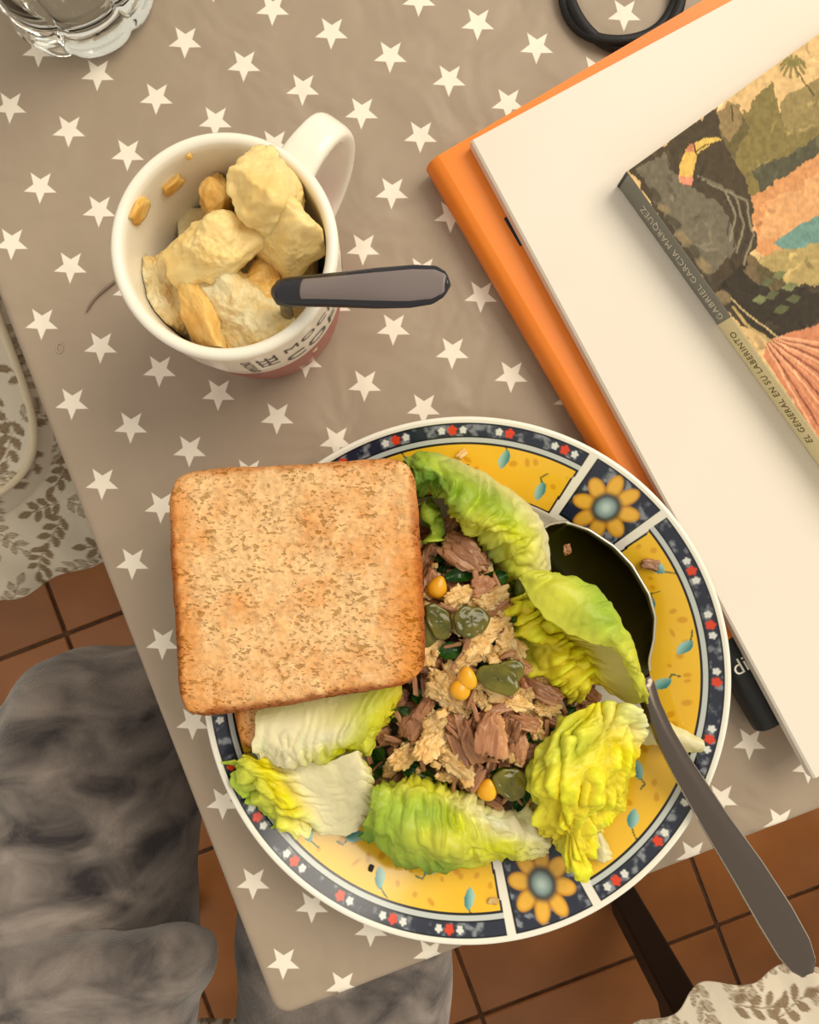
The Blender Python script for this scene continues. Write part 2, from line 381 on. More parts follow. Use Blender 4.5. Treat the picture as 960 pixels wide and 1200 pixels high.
# ------------------------------------------------------------------ plate
PC = P(547.5, 798, 0.0272); PC.z = T; PR = 0.1111
PLATE_TOP = [(0, 0.0060), (0.060, 0.0060), (0.068, 0.0065), (0.073, 0.0080), (0.077, 0.0104)] + [(r, 0.0122 + 0.0150 * ((r - 0.0785) / 0.031) ** 1.0) for r in np.linspace(0.0785, 0.1095, 100)]
def plate_h(px, py):
    h = 0.015
    for _ in range(12):
        p = P(px, py, h); r = math.hypot(p.x - PC.x, p.y - PC.y); h = 0.5 * h + 0.5 * float(np.interp(r, [q[0] for q in PLATE_TOP], [q[1] for q in PLATE_TOP]))
    return h
def make_plate():
    nth = 1260
    u = PR / 310.0
    prof = [(0.0005, 0.0060), (0.03, 0.0060)] + PLATE_TOP[1:]
    top_n = len(prof)
    prof += [(0.1104, 0.0273), (0.1110, 0.0267), (0.1111, 0.0258), (0.1105, 0.0249), (0.1050, 0.0220), (0.0900, 0.0146), (0.0780, 0.0080), (0.0680, 0.0028), (0.0640, 0.0), (0.0610, 0.0), (0.0590, 0.0020), (0.03, 0.0025), (0.0005, 0.0025)]
    prof = np.array(prof); th = np.linspace(0, 2 * PI, nth, endpoint=False)
    r = np.repeat(prof[:, :1], nth, 1); z = np.repeat(prof[:, 1:], nth, 1); TH = np.repeat(th[None], len(prof), 0)
    X = r * np.cos(TH); Y = r * np.sin(TH)
    white = lin((236, 232, 220)); col = np.tile(white, (len(prof), nth, 1))
    ru = r / u; xu = X / u; yu = Y / u; deg = np.degrees(TH)
    panels = (50.4, -69.8, 170.3)
    dd = np.full(r.shape, 999.0)
    for pa in panels:
        d = (deg - pa + 180) % 360 - 180
        dd = np.where(np.abs(d) < np.abs(dd), d, dd)
    front = np.zeros(r.shape, bool); front[:top_n] = True
    mott = fbm(xu / 9, yu / 9, seed=3); navy = lin((38, 44, 62)); pale = lin((150, 156, 165))
    navyc = navy + (pale - navy) * np.clip(sstep(0.05, 0.55, mott), 0, 1)[..., None] * 0.8
    black = lin((16, 18, 28))
    hp = 9.1
    edge = ru * np.sin(np.radians(np.clip(np.abs(dd) - hp, -40, 40)))   # distance from the panel's side line (+ outside)
    # panel
    pm = front & (edge < 0) & (ru > 226) & (ru < 302.5)
    bd = np.minimum(np.minimum(-edge, ru - 226), 302.5 - ru)
    col = np.where(pm[..., None], navyc, col); col = np.where((pm & (bd < 1.8))[..., None], black, col)
    sec = front & (edge > 10.5); se = edge - 10.5
    band = sec & (ru > 286) & (ru < 302.5); bd = np.minimum(np.minimum(se, ru - 286), 302.5 - ru)
    col = np.where(band[..., None], navyc, col); col = np.where((band & (bd < 1.7))[..., None], black, col)
    st = sec & (ru > 281) & (ru <= 286); col = np.where(st[..., None], lin((196, 202, 200)), col)
    ye = sec & (ru > 221) & (ru <= 281)
    yv = fbm(xu / 45, yu / 45, seed=11)
    ycol = lin((240, 186, 34)) + (lin((246, 200, 60)) - lin((240, 186, 34))) * (0.5 + 0.5 * yv)[..., None]
    col = np.where(ye[..., None], ycol, col)
    g = np.random.default_rng(5)
    def blob(cx, cy, rx, ry, rot, c, mask, soft=0.25, w=1.0):
        nonlocal col
        dx = xu - cx; dy = yu - cy; ca, sa = math.cos(rot), math.sin(rot)
        q = np.hypot((dx * ca + dy * sa) / rx, (-dx * sa + dy * ca) / ry)
        k = (1 - sstep(1 - soft, 1 + soft, q)) * mask * w
        col = mixc(col, lin(c), k)
    yin = (ye & (se > 6)).astype(float)
    for a in np.arange(0, 360, 3.1):                                # ochre spots
        rad = g.uniform(230, 273); aa = math.radians(a + g.uniform(-1, 1))
        blob(rad * math.cos(aa), rad * math.sin(aa), g.uniform(2.5, 6), g.uniform(2, 4), g.uniform(0, 3), (214, 150, 26), yin, 0.35, 0.8)
    for pa in panels:                                               # turquoise leaves
        for k, off in enumerate(np.linspace(19, 101, 8)):
            aa = math.radians(pa + off + g.uniform(-1.5, 1.5)); rad = 250 + (12 if k % 2 else -10) + g.uniform(-4, 4)
            cx, cy = rad * math.cos(aa), rad * math.sin(aa); rot = aa + g.uniform(-1.2, 1.2)
            ca, sa = math.cos(rot), math.sin(rot)
            dx = (xu - cx) * ca + (yu - cy) * sa; dy = -(xu - cx) * sa + (yu - cy) * ca
            t = dx / 12.0; w = 6.2 * np.clip(1 - t * t, 0, 1) ** 0.9
            inside = (np.abs(t) < 1) & (np.abs(dy + 1.2 * np.sin(t * 2)) < w)
            shade = lin((66, 140, 142)) + (lin((160, 205, 196)) - lin((66, 140, 142))) * np.clip(0.5 + dy / 8, 0, 1)[..., None]
            col = np.where((inside & (yin > 0))[..., None], shade, col)
            stem = line_dist(dx, dy, [(11, 0), (16, 2), (21, 5 * (1 if k % 2 else -1))])
            col = mixc(col, lin((70, 92, 52)), (stem < 1.0) * yin * 0.9)
    # yellow section frame
    bd1 = 281 - ru; bd2 = ru - 221
    col = np.where((ye & ((bd1 < 3.4) | (bd2 < 2.4) | (se < 2.6)))[..., None], black, col)
    # panel flowers
    for pa in panels:
        aa = math.radians(pa); cx, cy = 263 * math.cos(aa), 263 * math.sin(aa)
        for k in range(8):
            b = aa + PI / 8 + k * PI / 4
            blob(cx + 25 * math.cos(b), cy + 25 * math.sin(b), 14.5, 9.3, b, (196, 136, 34), pm, 0.12)
            blob(cx + 26 * math.cos(b), cy + 26 * math.sin(b), 11.5, 7.0, b, (235, 180, 66), pm, 0.3)
        blob(cx, cy, 17.5, 17.5, 0, (62, 62, 62), pm, 0.25); blob(cx, cy, 11, 11, 0, (150, 176, 176), pm, 0.4); blob(cx, cy, 5, 5, 0, (190, 208, 204), pm, 0.6)
    # little red and white blossoms in the dark band
    for pa in panels:
        for k, off in enumerate(np.arange(16.5, 107, 13.2)):
            for j, (do, c, rs) in enumerate(((0, (222, 66, 34), 5.6), (2.45, (225, 226, 222), 4.3), (-2.45, (225, 226, 222), 4.3))):
                if j == 2 and k % 3 == 1: continue
                aa = math.radians(pa + off + do); cx, cy = 294.3 * math.cos(aa), 294.3 * math.sin(aa)
                for q in range(5):
                    b = aa + q * 2 * PI / 5
                    blob(cx + rs * 0.55 * math.cos(b), cy + rs * 0.55 * math.sin(b), rs * 0.5, rs * 0.42, b, c, band, 0.25)
    Q = grid_quads(len(prof), nth, True)
    me = mesh_np('plate', np.stack([X, Y, z], -1), Q, col)
    o = link('dinner_plate', me, None, vmat('glazed_china', 0.14, spec=0.5)); o.location = PC
    tag(o, 'round china plate with yellow rim sections, navy flower panels and leaf decoration', 'plate')
make_plate()

# ------------------------------------------------------------------ books
def book_axes(p0, p1):
    d = Vector((p1[0] - p0[0], -(p1[1] - p0[1]), 0)).normalized()     # down the spine
    w = Vector((-d.y, d.x, 0))                                        # away from the spine
    return d, w
def dims(obj_name, me, M, parent=None, m=None):
    o = link(obj_name, me, parent, m); o.matrix_world = M; return o
M_ORANGE = mat('orange_cover', C(236, 134, 40), 0.38, col2=C(230, 124, 34), nscale=14)
M_PAGES = mat('paper_edges', C(214, 196, 166), 0.9, col2=C(176, 152, 120), nscale=900, stretch=(0.02, 0.02, 1.0))
M_WHITE = mat('cream_cover', C(226, 217, 205), 0.5, col2=C(222, 212, 199), nscale=8)
M_BLACKPRINT = mat('black_print', C(20, 20, 20), 0.4)
M_NAVYPRINT = mat('navy_print', C(24, 30, 48), 0.4)
M_WHITEPRINT = mat('white_print', C(238, 232, 220), 0.5)

def cover_shell(L, W, t, th, round_spine=True, split=0.043):
    """hard or soft cover: back board, rounded spine and front board as one bent sheet; local x = from spine, y = up the spine"""
    pr = [(W, t), (0.006, t)]
    n = 8
    for k in range(n + 1):
        a = PI / 2 + PI * k / n
        pr.append((0.006 + (0.006 if round_spine else 0.0005) * math.cos(a) * 1.0, t / 2 + t / 2 * math.sin(a)))
    pr += [(0.006, 0), (W, 0)]
    if not round_spine: pr = [(W, t), (0.001, t), (0.0, t - 0.0008), (0.0, 0.0008), (0.001, 0), (W, 0)]
    pr = np.array(pr); d = np.gradient(pr, axis=0); nn = np.stack([d[:, 1], -d[:, 0]], -1); nn /= np.linalg.norm(nn, axis=1)[:, None] + 1e-12
    cen = np.array([W * 0.5, t / 2]); 
    inner = pr + nn * th
    if np.linalg.norm(inner[len(pr) // 2] - cen) > np.linalg.norm(pr[len(pr) // 2] - cen): inner = pr - nn * th
    sec = np.vstack([pr, inner[::-1]]); m = len(sec)
    bm = bmesh.new()
    a = [bm.verts.new((x, 0, z)) for x, z in sec]; b = [bm.verts.new((x, L, z)) for x, z in sec]; mid = [bm.verts.new((x, split, z)) for x, z in sec]
    for i in range(m):
        f = bm.faces.new((a[i], a[(i + 1) % m], mid[(i + 1) % m], mid[i])); f.material_index = 1
        bm.faces.new((mid[i], mid[(i + 1) % m], b[(i + 1) % m], b[i]))
    k = len(pr)
    for vs in (a, b):
        for i in range(k - 1): bm.faces.new((vs[i], vs[i + 1], vs[m - 2 - i], vs[m - 1 - i]))
    return bm_mesh('cover', bm)
def auto_smooth(o, ang=0.6):
    me = o.data; smooth(me, True)
    bm = bmesh.new(); bm.from_mesh(me)
    for e in bm.edges:
        if len(e.link_faces) == 2 and e.calc_face_angle(0) > ang: e.smooth = False
    bm.to_mesh(me); bm.free()
def make_book(name, label, p_top, p_bot, h0, t, W, th, mcover, rounded, group=None):
    # p_top, p_bot: photo pixels of the spine edge of the upper board (at height h0 + t)
    A = P(*p_top, h0 + t); B = P(*p_bot, h0 + t); L = (A - B).length
    y = (A - B).normalized(); x = Vector((y.y, -y.x, 0))
    org = B.copy(); org.z = T + h0
    root = empty(name); root.matrix_world = frame(org, x, y)
    tag(root, label, 'book', group)
    cv = link('cover', cover_shell(L, W, t, th, rounded), root, mcover); auto_smooth(cv); cv.data.materials.append(M_BLACKPRINT if rounded else mcover)
    e = 0.003 if rounded else 0.0004
    link('page_block', bm_mesh('page_block', box_bm(W - 0.004 - e, L - 2 * e, t - 2 * th - 0.0002, ((W - e + 0.004) / 2, L / 2, t / 2))), root, M_PAGES)
    return root, L
OT = 0.0152
ob, OL = make_book('hardback_book', 'large orange hardback book with black end, under the cream book', (500, 190), (893, 861), 0.0006, OT, 0.215, 0.0028, M_ORANGE, True)
def patch(name, x0, y0, x1, y1, z, m, parent):
    me = mesh_np(name, [(x0, y0, z), (x1, y0, z), (x1, y1, z), (x0, y1, z)], [[0, 1, 2, 3]], sm=False); o = link(name, me, parent, m); return o
tm = text_mesh('di', 0.0098, 0.00003); o = link('lettering', tm, ob, M_WHITEPRINT); dl = ob.matrix_world.inverted() @ P(867, 781, OT); o.location = (dl.x, dl.y, OT + 0.00012)
patch('navy_mark', 0.0165, OL - 0.052, 0.0250, OL - 0.038, OT + 0.00008, M_NAVYPRINT, ob)
WT = 0.0072; WH = OT + 0.0008
wb, WL = make_book('magazine', 'wide flat cream covered book with blank cover on the orange one', (552, 165), (954, 913), WH, WT, 0.23, 0.0006, M_WHITE, False)
# paperback novel with painted cover
NH = WH + WT + 0.0003; NT = 0.0137
A = P(735, 201, NH + NT); dirv = Vector((122, -170, 0)).normalized(); B = A + dirv * 0.205
y = (A - B).normalized(); x = Vector((y.y, -y.x, 0)); NL = 0.205; NW = 0.133
org = B.copy(); org.z = T + NH
nv = empty('paperback_novel'); nv.matrix_world = frame(org, x, y)
tag(nv, 'paperback with tropical painting cover and grey and cream spine', 'book')
link('page_block', bm_mesh('page_block', box_bm(NW - 0.0012, NL - 0.0006, NT - 0.0008, (NW / 2 + 0.0003, NL / 2, NT / 2))), nv, M_PAGES)
def make_cover_art():
    nx, ny = 300, 420
    gx, gy = np.meshgrid(np.linspace(0.0, NW, nx), np.linspace(0, NL, ny), indexing='ij')
    loc = np.stack([gx, gy, np.full_like(gx, NT)], -1)
    M = np.array(nv.matrix_world); W = loc @ M[:3, :3].T + M[:3, 3]
    px, py = to_px(W)
    nx1 = fbm(px / 14, py / 14, seed=21); ny1 = fbm(px / 14, py / 14, seed=22); fine = fbm(px / 4.5, py / 4.5, seed=23)
    wx = px + 7 * nx1 + 2 * fine; wy = py + 7 * ny1 + 2 * fine
    col = np.tile(lin((222, 180, 112)), (nx, ny, 1))
    def poly(pts, c, wob=1.0, w=1.0):
        nonlocal col
        m = poly_mask(px + (wx - px) * wob, py + (wy - py) * wob, pts); col = mixc(col, lin(c), m * w)
    def stroke(pts, width, c, w=1.0, wob=0.3):
        nonlocal col
        d = line_dist(px + (wx - px) * wob, py + (wy - py) * wob, pts); col = mixc(col, lin(c), (1 - sstep(width * 0.6, width, d)) * w)
    olive, dolive, brown, dark = (132, 114, 54), (92, 80, 44), (76, 62, 42), (50, 42, 32)
    poly([(835, 145), (855, 165), (880, 120), (905, 95), (915, 130), (960, 140), (1100, 60), (1200, 0), (1200, 130), (960, 180), (930, 210), (880, 240), (840, 215)], olive)
    poly([(915, 120), (960, 90), (1060, 40), (1200, -60), (1200, 60), (960, 150), (925, 160)], (150, 128, 70))
    poly([(830, 140), (850, 120), (870, 125), (878, 150), (860, 190), (840, 180)], dolive, 1.2, 0.7)
    poly([(880, 200), (920, 180), (960, 160), (1100, 90), (1200, 50), (1200, 110), (960, 210), (900, 235)], (84, 80, 56))
    poly([(862, 235), (895, 222), (960, 182), (1200, 30), (1300, 150), (1000, 330), (900, 300), (870, 290)], (214, 142, 74))
    poly([(900, 240), (960, 205), (1200, 60), (1230, 120), (960, 260), (890, 285)], (226, 164, 96), 1.2, 0.7)
    poly([(905, 285), (935, 265), (960, 250), (1200, 110), (1240, 180), (960, 300), (930, 300)], (104, 146, 134), 0.6)
    poly([(890, 300), (940, 292), (960, 285), (1200, 160), (1260, 260), (960, 340), (920, 345), (890, 330)], (176, 150, 82))
    # dark jungle on the spine side
    poly([(735, 195), (790, 160), (838, 125), (845, 160), (868, 200), (885, 250), (885, 290), (870, 320), (905, 340), (960, 330), (1100, 300), (1100, 420), (960, 380), (925, 400), (900, 398), (860, 372), (800, 300)], brown)
    poly([(745, 200), (775, 178), (800, 215), (850, 245), (865, 290), (830, 330), (790, 270)], (116, 106, 84), 1.2, 0.9)
    poly([(838, 335), (880, 300), (920, 330), (960, 345), (960, 375), (918, 398), (890, 395)], dark, 1.0, 0.8)
    for k in range(6):
        a = k * 0.5
        stroke([(815 + 3 * k, 205 + 2 * k), (840 + 7 * k, 215 + 4 * k), (858 + 5 * k, 245 + 6 * k), (852 + 4 * k, 275 + 7 * k)], 1.6, (150, 138, 108) if k % 2 else (62, 52, 40), 0.7)
    for k, (cx, cy) in enumerate(((898, 330), (912, 322), (905, 345), (925, 335), (930, 350), (890, 350), (915, 362))):
        poly([(cx - 9, cy + 3), (cx, cy - 5), (cx + 10, cy - 2), (cx + 2, cy + 6)], (120, 124, 74) if k % 2 else (92, 94, 58), 0.3)
    for k in range(9):
        t = k / 8; stroke([(765 + 90 * t, 225 + 135 * t), (772 + 90 * t, 232 + 135 * t)], 6, (142, 120, 78) if k % 2 else (70, 60, 44), 0.75, 1.2)
    # orange striped cloth in the lower corner
    poly([(898, 400), (915, 392), (960, 380), (1100, 330), (1150, 560), (960, 620), (930, 470), (895, 420)], (204, 122, 74), 0.4)
    for k in range(16):
        t = k / 15
        stroke([(898 + 16 * t, 404 - 10 * t), (935 + 70 * t, 470 - 60 * t), (1000 + 160 * t, 590 - 160 * t)], 1.5, ((236, 168, 116), (134, 66, 40), (222, 142, 92))[k % 3], 0.9, 0.3)
    stroke([(860, 360), (880, 385), (905, 402)], 2, (190, 160, 92), 0.9)
    stroke([(857, 350), (885, 375), (912, 395)], 1.2, (200, 172, 110), 0.9)
    # palm
    stroke([(933, 82), (945, 98), (954, 110)], 1.2, (96, 78, 40))
    for k in range(11):
        a = k / 11 * 2 * PI; stroke([(929, 75), (929 + 9 * math.cos(a), 73 + 8 * math.sin(a)), (929 + 15 * math.cos(a), 80 + 11 * math.sin(a))], 2.0, (128, 116, 50), 0.9)
    stroke([(857, 125), (860, 142)], 1.2, (84, 66, 36))
    poly([(1060, 330), (1200, 250), (1320, 330), (1250, 480), (1120, 620), (1060, 520)], (120, 108, 60)); poly([(1100, 420), (1230, 360), (1260, 460), (1130, 560)], (84, 76, 46), 1.3, 0.8); poly([(960, 620), (1060, 560), (1160, 640), (1060, 760), (980, 700)], (150, 116, 66))
    # small generic bird with a yellow breast
    poly([(803, 176), (812, 168), (818, 175), (815, 190), (812, 205), (812, 217), (796, 213), (797, 195)], (226, 178, 62), 0.25)
    poly([(794, 206), (813, 208), (811, 218), (800, 216)], (222, 132, 96), 0.3)
    poly([(814, 168), (824, 162), (842, 161), (846, 164), (832, 170), (817, 180)], (222, 182, 64), 0.1)
    poly([(803, 178), (808, 168), (815, 168), (815, 178)], (206, 128, 76), 0.2)
    stroke([(814, 178), (828, 170), (843, 165)], 0.9, (84, 60, 30)); stroke([(813, 168), (816, 181)], 1.0, (50, 40, 30))
    gg = np.random.default_rng(8)
    lum0 = col.copy()
    for k in range(420):                                             # loose brush dabs in the local colour, lighter or darker
        cx, cy = gg.uniform(735, 1250), gg.uniform(-40, 640); a = gg.uniform(0, PI); L0 = gg.uniform(5, 14); W0 = gg.uniform(1.5, 4)
        dx, dy = wx - cx, wy - cy; u_ = (dx * math.cos(a) + dy * math.sin(a)) / L0; v_ = (-dx * math.sin(a) + dy * math.cos(a) + 2.0 * u_ * u_) / W0
        col = col * (1 + ((1 - sstep(0.5, 1.1, np.hypot(u_, v_))) * gg.choice([-0.35, -0.2, 0.3, 0.5]))[..., None])
    col = col * (1 + 0.30 * fine)[..., None] * (1 + 0.15 * fbm(px / 2.5, py / 9, seed=31))[..., None]
    col = col * 0.84 + 0.16 * col.mean(-1, keepdims=True)
    me = mesh_np('front_cover', loc, grid_quads(nx, ny), np.clip(col, 0, 1), sm=False)
    # give the cover its thickness: a second sheet just below is the page block, so only fold the edge
    o = link('front_cover', me, nv, vmat('printed_cover', 0.5, spec=0.12)); return o
make_cover_art()
M_SPG = mat('grey_spine', C(122, 120, 112), 0.35); M_SPC = mat('cream_spine', C(226, 212, 168), 0.4)
M_TXL = mat('pale_lettering', C(214, 208, 192), 0.5); M_TXD = mat('olive_lettering', C(106, 92, 52), 0.5)
split = 0.205 - (Vector((857 - 735, 371 - 201, 0)).length * (CAM_Z - T - NH - NT) / F)
def spine_part(name, y0, y1, m):
    return link(name, bm_mesh(name, box_bm(0.0006, y1 - y0, NT, (0, (y0 + y1) / 2, NT / 2), 0.0002, 1)), nv, m)
spine_part('spine_panel', split, NL, M_SPG); spine_part('spine_panel', 0, split, M_SPC)
link('back_cover', bm_mesh('back_cover', box_bm(NW, NL, 0.0003, (NW / 2, NL / 2, 0.00015))), nv, M_SPG)
link('black_edge', bm_mesh('black_edge', box_bm(0.0009, 0.0012, NT * 0.98, (-0.0001, NL - 0.0005, NT / 2))), nv, M_BLACKPRINT)
def spine_text(s, yc, size, m, length):
    me = text_mesh(s, size, 0.00003, 'CENTER', 1.12)
    w = max(v.co.x for v in me.vertices) - min(v.co.x for v in me.vertices); k = length / w
    for v in me.vertices: v.co.x *= k
    o = link('lettering', me, nv, m)
    o.matrix_local = frame((-0.00042, yc, NT * 0.5), (0, 1, 0), (0, 0, -1))
    return o
kpx = (CAM_Z - T - NH - NT / 2) / F
def along(px_, py_): return NL - math.hypot(px_ - 730, py_ - 207) * kpx
a0, a1 = along(836, 368), along(757, 248); spine_text('GABRIEL GARCIA MARQUEZ', (a0 + a1) / 2, 0.0072, M_TXL, abs(a1 - a0) * 1.12)
a0, a1 = along(946, 519), along(853, 391); spine_text('EL GENERAL EN SU LABERINTO', (a0 + a1) / 2, 0.0072, M_TXD, abs(a1 - a0))

# ------------------------------------------------------------------ hair tie
def make_hairtie():
    V = []; Q = []; off = 0
    c = P(729, -13, 0.003); R = 66 * (CAM_Z - T) / F
    for k in range(2):
        t = np.linspace(0, 2 * PI, 120, endpoint=False)
        r = R * (1 + 0.025 * np.sin(2 * t + 0.5 + k * PI)) + (0.0011 * np.cos(t * 1.0 + 0.6)) * (1 if k else -1)
        pts = np.stack([c.x + r * np.cos(t), c.y + r * np.sin(t), T + 0.0026 + 0.0013 * (1 + np.sin(3 * t + k * PI))], -1)
        v, q = tube_np(pts, 0.0024, 12, True); V.append(v); Q.append(q + off); off += len(v)
    me = mesh_np('hair_tie', np.vstack(V), np.vstack(Q))
    o = link('hair_tie', me, None, mat('black_elastic', C(22, 20, 20), 0.6, bump=(900, 0.5, 0.0005)))
    tag(o, 'black elastic hair tie loop on the star cloth beside the books', 'hair tie')
make_hairtie()

# ------------------------------------------------------------------ drinking glass
def make_glass():
    c = P(87, -28, 0.008); c.z = T + 0.0004
    M_GLASS, nt, b = new_mat('clear_glass'); b.inputs['Transmission Weight'].default_value = 1; b.inputs['Roughness'].default_value = 0.02; b.inputs['IOR'].default_value = 1.48
    b.inputs['Base Color'].default_value = (0.97, 0.98, 0.95, 1)
    prof = [(0.0005, 0.0015), (0.020, 0.0012), (0.027, 0.0), (0.0325, 0.001), (0.0352, 0.004), (0.0362, 0.009), (0.0352, 0.015), (0.0338, 0.022), (0.0345, 0.04), (0.0365, 0.07), (0.0385, 0.105), (0.0380, 0.1065), (0.0368, 0.105), (0.0345, 0.07), (0.0322, 0.04), (0.0300, 0.020), (0.0260, 0.0145), (0.018, 0.012), (0.0005, 0.011)]
    P_ = cr_mat(len(prof), 70) @ np.array(prof); P_[:, 0] = np.maximum(P_[:, 0], 0.0004); P_[:, 1] = np.maximum(P_[:, 1], 0)
    me = lathe_mesh('glass', P_, 160, lambda th: 1 - 0.075 * (1 - np.abs(np.cos(3.5 * (th + 0.28)))) ** 2)
    o = link('drinking_glass', me, None, M_GLASS); o.location = c
    tag(o, 'clear lobed drinking glass on the star cloth', 'glass')
make_glass()

# ------------------------------------------------------------------ mug with handle and lettering
MC = P(262, 287, 0.09); MC.z = T
MH = 0.090
def mug_r(h):
    pts = [(0, 0.0270), (0.004, 0.0300), (0.012, 0.0325), (0.03, 0.0350), (0.06, 0.0378), (0.09, 0.0391)]
    return float(np.interp(h, [p[0] for p in pts], [p[1] for p in pts]))
M_MUGW = mat('white_glaze', C(240, 234, 220), 0.16); M_MUGR = mat('red_glaze', C(160, 40, 40), 0.2)
def make_mug():
    prof = [(0.0005, 0.002), (0.022, 0.002), (0.024, 0.0), (0.0270, 0.0003)]
    for h in np.linspace(0.004, MH - 0.003, 44): prof.append((mug_r(h), h))
    prof += [(mug_r(MH) - 0.0002, MH - 0.0012), (mug_r(MH) - 0.0012, MH), (mug_r(MH) - 0.0030, MH), (mug_r(MH) - 0.0042, MH - 0.0012)]
    for h in np.linspace(MH - 0.004, 0.012, 24): prof.append((mug_r(h) - 0.0045, h))
    prof += [(0.026, 0.007), (0.018, 0.0055), (0.0005, 0.0055)]
    me = lathe_mesh('mug', prof, 128)
    o = link('coffee_mug', me, None, M_MUGW); o.location = MC; me.materials.append(M_MUGR)
    for p in me.polygons:
        c = p.center; r = math.hypot(c.x, c.y)
        if c.z < 0.051 and r > mug_r(c.z) - 0.002: p.material_index = 1
    tag(o, 'white mug with red lower half and coffee lettering, filled with potato pieces', 'mug')
    # handle: flat strap bent into a D
    d = np.array([0.60, 0.80]); n = 40
    ctrl = np.array([(0.0365, 0.080), (0.047, 0.0815), (0.0570, 0.078), (0.0615, 0.066), (0.0590, 0.050), (0.0500, 0.036), (0.0345, 0.027)])
    c = cr_mat(len(ctrl), n) @ ctrl; tan = np.gradient(c, axis=0); tan /= np.linalg.norm(tan, axis=1)[:, None]; nr = np.stack([-tan[:, 1], tan[:, 0]], -1)
    th = np.linspace(0, 2 * PI, 24, endpoint=False); V = []
    for i in range(n):
        wv = 0.0065 + 0.0015 * abs(2 * i / (n - 1) - 1) ** 3
        a = np.sign(np.cos(th)) * np.abs(np.cos(th)) ** 0.6 * wv; b = np.sign(np.sin(th)) * np.abs(np.sin(th)) ** 0.7 * 0.0030
        r = c[i, 0] + nr[i, 0] * b; z = c[i, 1] + nr[i, 1] * b
        V.append(np.stack([d[0] * r - d[1] * a, d[1] * r + d[0] * a, z], -1))
    link('handle', mesh_np('handle', np.array(V), grid_quads(n, 24, True)), o, M_MUGW)
    M_INK = mat('black_ink', C(34, 26, 24), 0.3)
    def word(s, ang, h, size, rot=0.0, m=M_INK, sx=1.0):
        t = text_mesh(s, size, 0.00002, 'CENTER', 1.1)
        # subdivide long faces so that letters follow the curve
        bm = bmesh.new(); bm.from_mesh(t)
        bmesh.ops.triangulate(bm, faces=bm.faces[:]); bmesh.ops.subdivide_edges(bm, edges=[e for e in bm.edges if e.calc_length() > 0.002], cuts=2)
        cr, sr = math.cos(rot), math.sin(rot)
        for v in bm.verts:
            x_, y_ = v.co.x * sx, v.co.y; X_ = x_ * cr - y_ * sr; Y_ = x_ * sr + y_ * cr
            hh = h + Y_; R_ = mug_r(hh) + 0.00025 + v.co.z; a = math.radians(ang) + X_ / mug_r(h)
            v.co = Vector((R_ * math.cos(a), R_ * math.sin(a), hh))
        bm.to_mesh(t); bm.free(); link('lettering', t, o, m)
    word('MOCHA', -36, 0.0755, 0.0078, sx=1.15); word('COFFEE', -27, 0.0610, 0.0118, sx=1.1)
    word('FEE', -71, 0.072, 0.0105, rot=PI / 2, sx=0.95)
    word('CAPPUCCINO', -82, 0.068, 0.0052, rot=PI / 2, sx=0.75)
make_mug()

# ------------------------------------------------------------------ lumps: rounded convex pieces with torn faces
def ico(sub):
    bm = bmesh.new(); bmesh.ops.create_icosphere(bm, subdivisions=sub, radius=1.0)
    V = np.array([v.co[:] for v in bm.verts]); Fc = np.array([[v.index for v in f.verts] for f in bm.faces]); bm.free(); return V, Fc
ICO5, ICO4, ICO3, ICO2 = ico(6), ico(5), ico(4), ico(3)
def lump(seed, size, planes=9, rough=0.12, nscale=2.0, base=ICO3, fib=0.0, sharp=14.0, spread=0.25, crumbly=0.0, ragged=0.0, boxy=True):
    V, Fc = base; g = np.random.default_rng(seed)
    nrm = g.normal(size=(planes, 3)); nrm = np.vstack([nrm, np.eye(3), -np.eye(3)]) if boxy else np.vstack([nrm, -nrm[::2] + 0.3]); nrm /= np.linalg.norm(nrm, axis=1)[:, None]
    hs = 1 - g.uniform(0, spread, len(nrm))
    dots = np.clip(V @ nrm.T, 1e-3, None); cand = hs / dots
    r = (np.sum(cand ** -sharp, 1)) ** (-1 / sharp)
    r = np.minimum(r, 1.5); r = r / np.abs(r).mean()
    s = seed * 3.7
    n = fbm(V[:, 0] * nscale + s, V[:, 1] * nscale, V[:, 2] * nscale, seed, 5)
    r = r * (1 + rough * n * 2)
    if crumbly:
        W0 = V * np.asarray(size) / 0.0021
        c = np.abs(vnoise(W0[:, 0] + s, W0[:, 1], W0[:, 2], seed + 3)) + 0.5 * np.abs(vnoise(W0[:, 0] * 2.1 + s, W0[:, 1] * 2.1, W0[:, 2] * 2.1, seed + 4))
        r = r * (1 + crumbly * (c - 0.4))
    W = V * r[:, None] * np.asarray(size)
    if fib:
        k = fbm(W[:, 1] / fib, W[:, 2] / fib, W[:, 0] / (fib * 9), seed + 5, 3)
        W[:, 1:] *= (1 + 0.45 * k)[:, None]
        W[:, 0] += ragged * vnoise(W[:, 1] / fib * 1.3, W[:, 2] / fib * 1.3, None, seed + 9) * np.abs(V[:, 0]) ** 2
    return mesh_np('lump', W, Fc)

def place(me, name, loc, rot, m, label, cat, group, scale=1.0, parent=None):
    o = link(name, me, parent, None if me.materials else m); o.location = loc; o.rotation_euler = rot; o.scale = (scale,) * 3 if np.isscalar(scale) else scale
    return tag(o, label, cat, group)

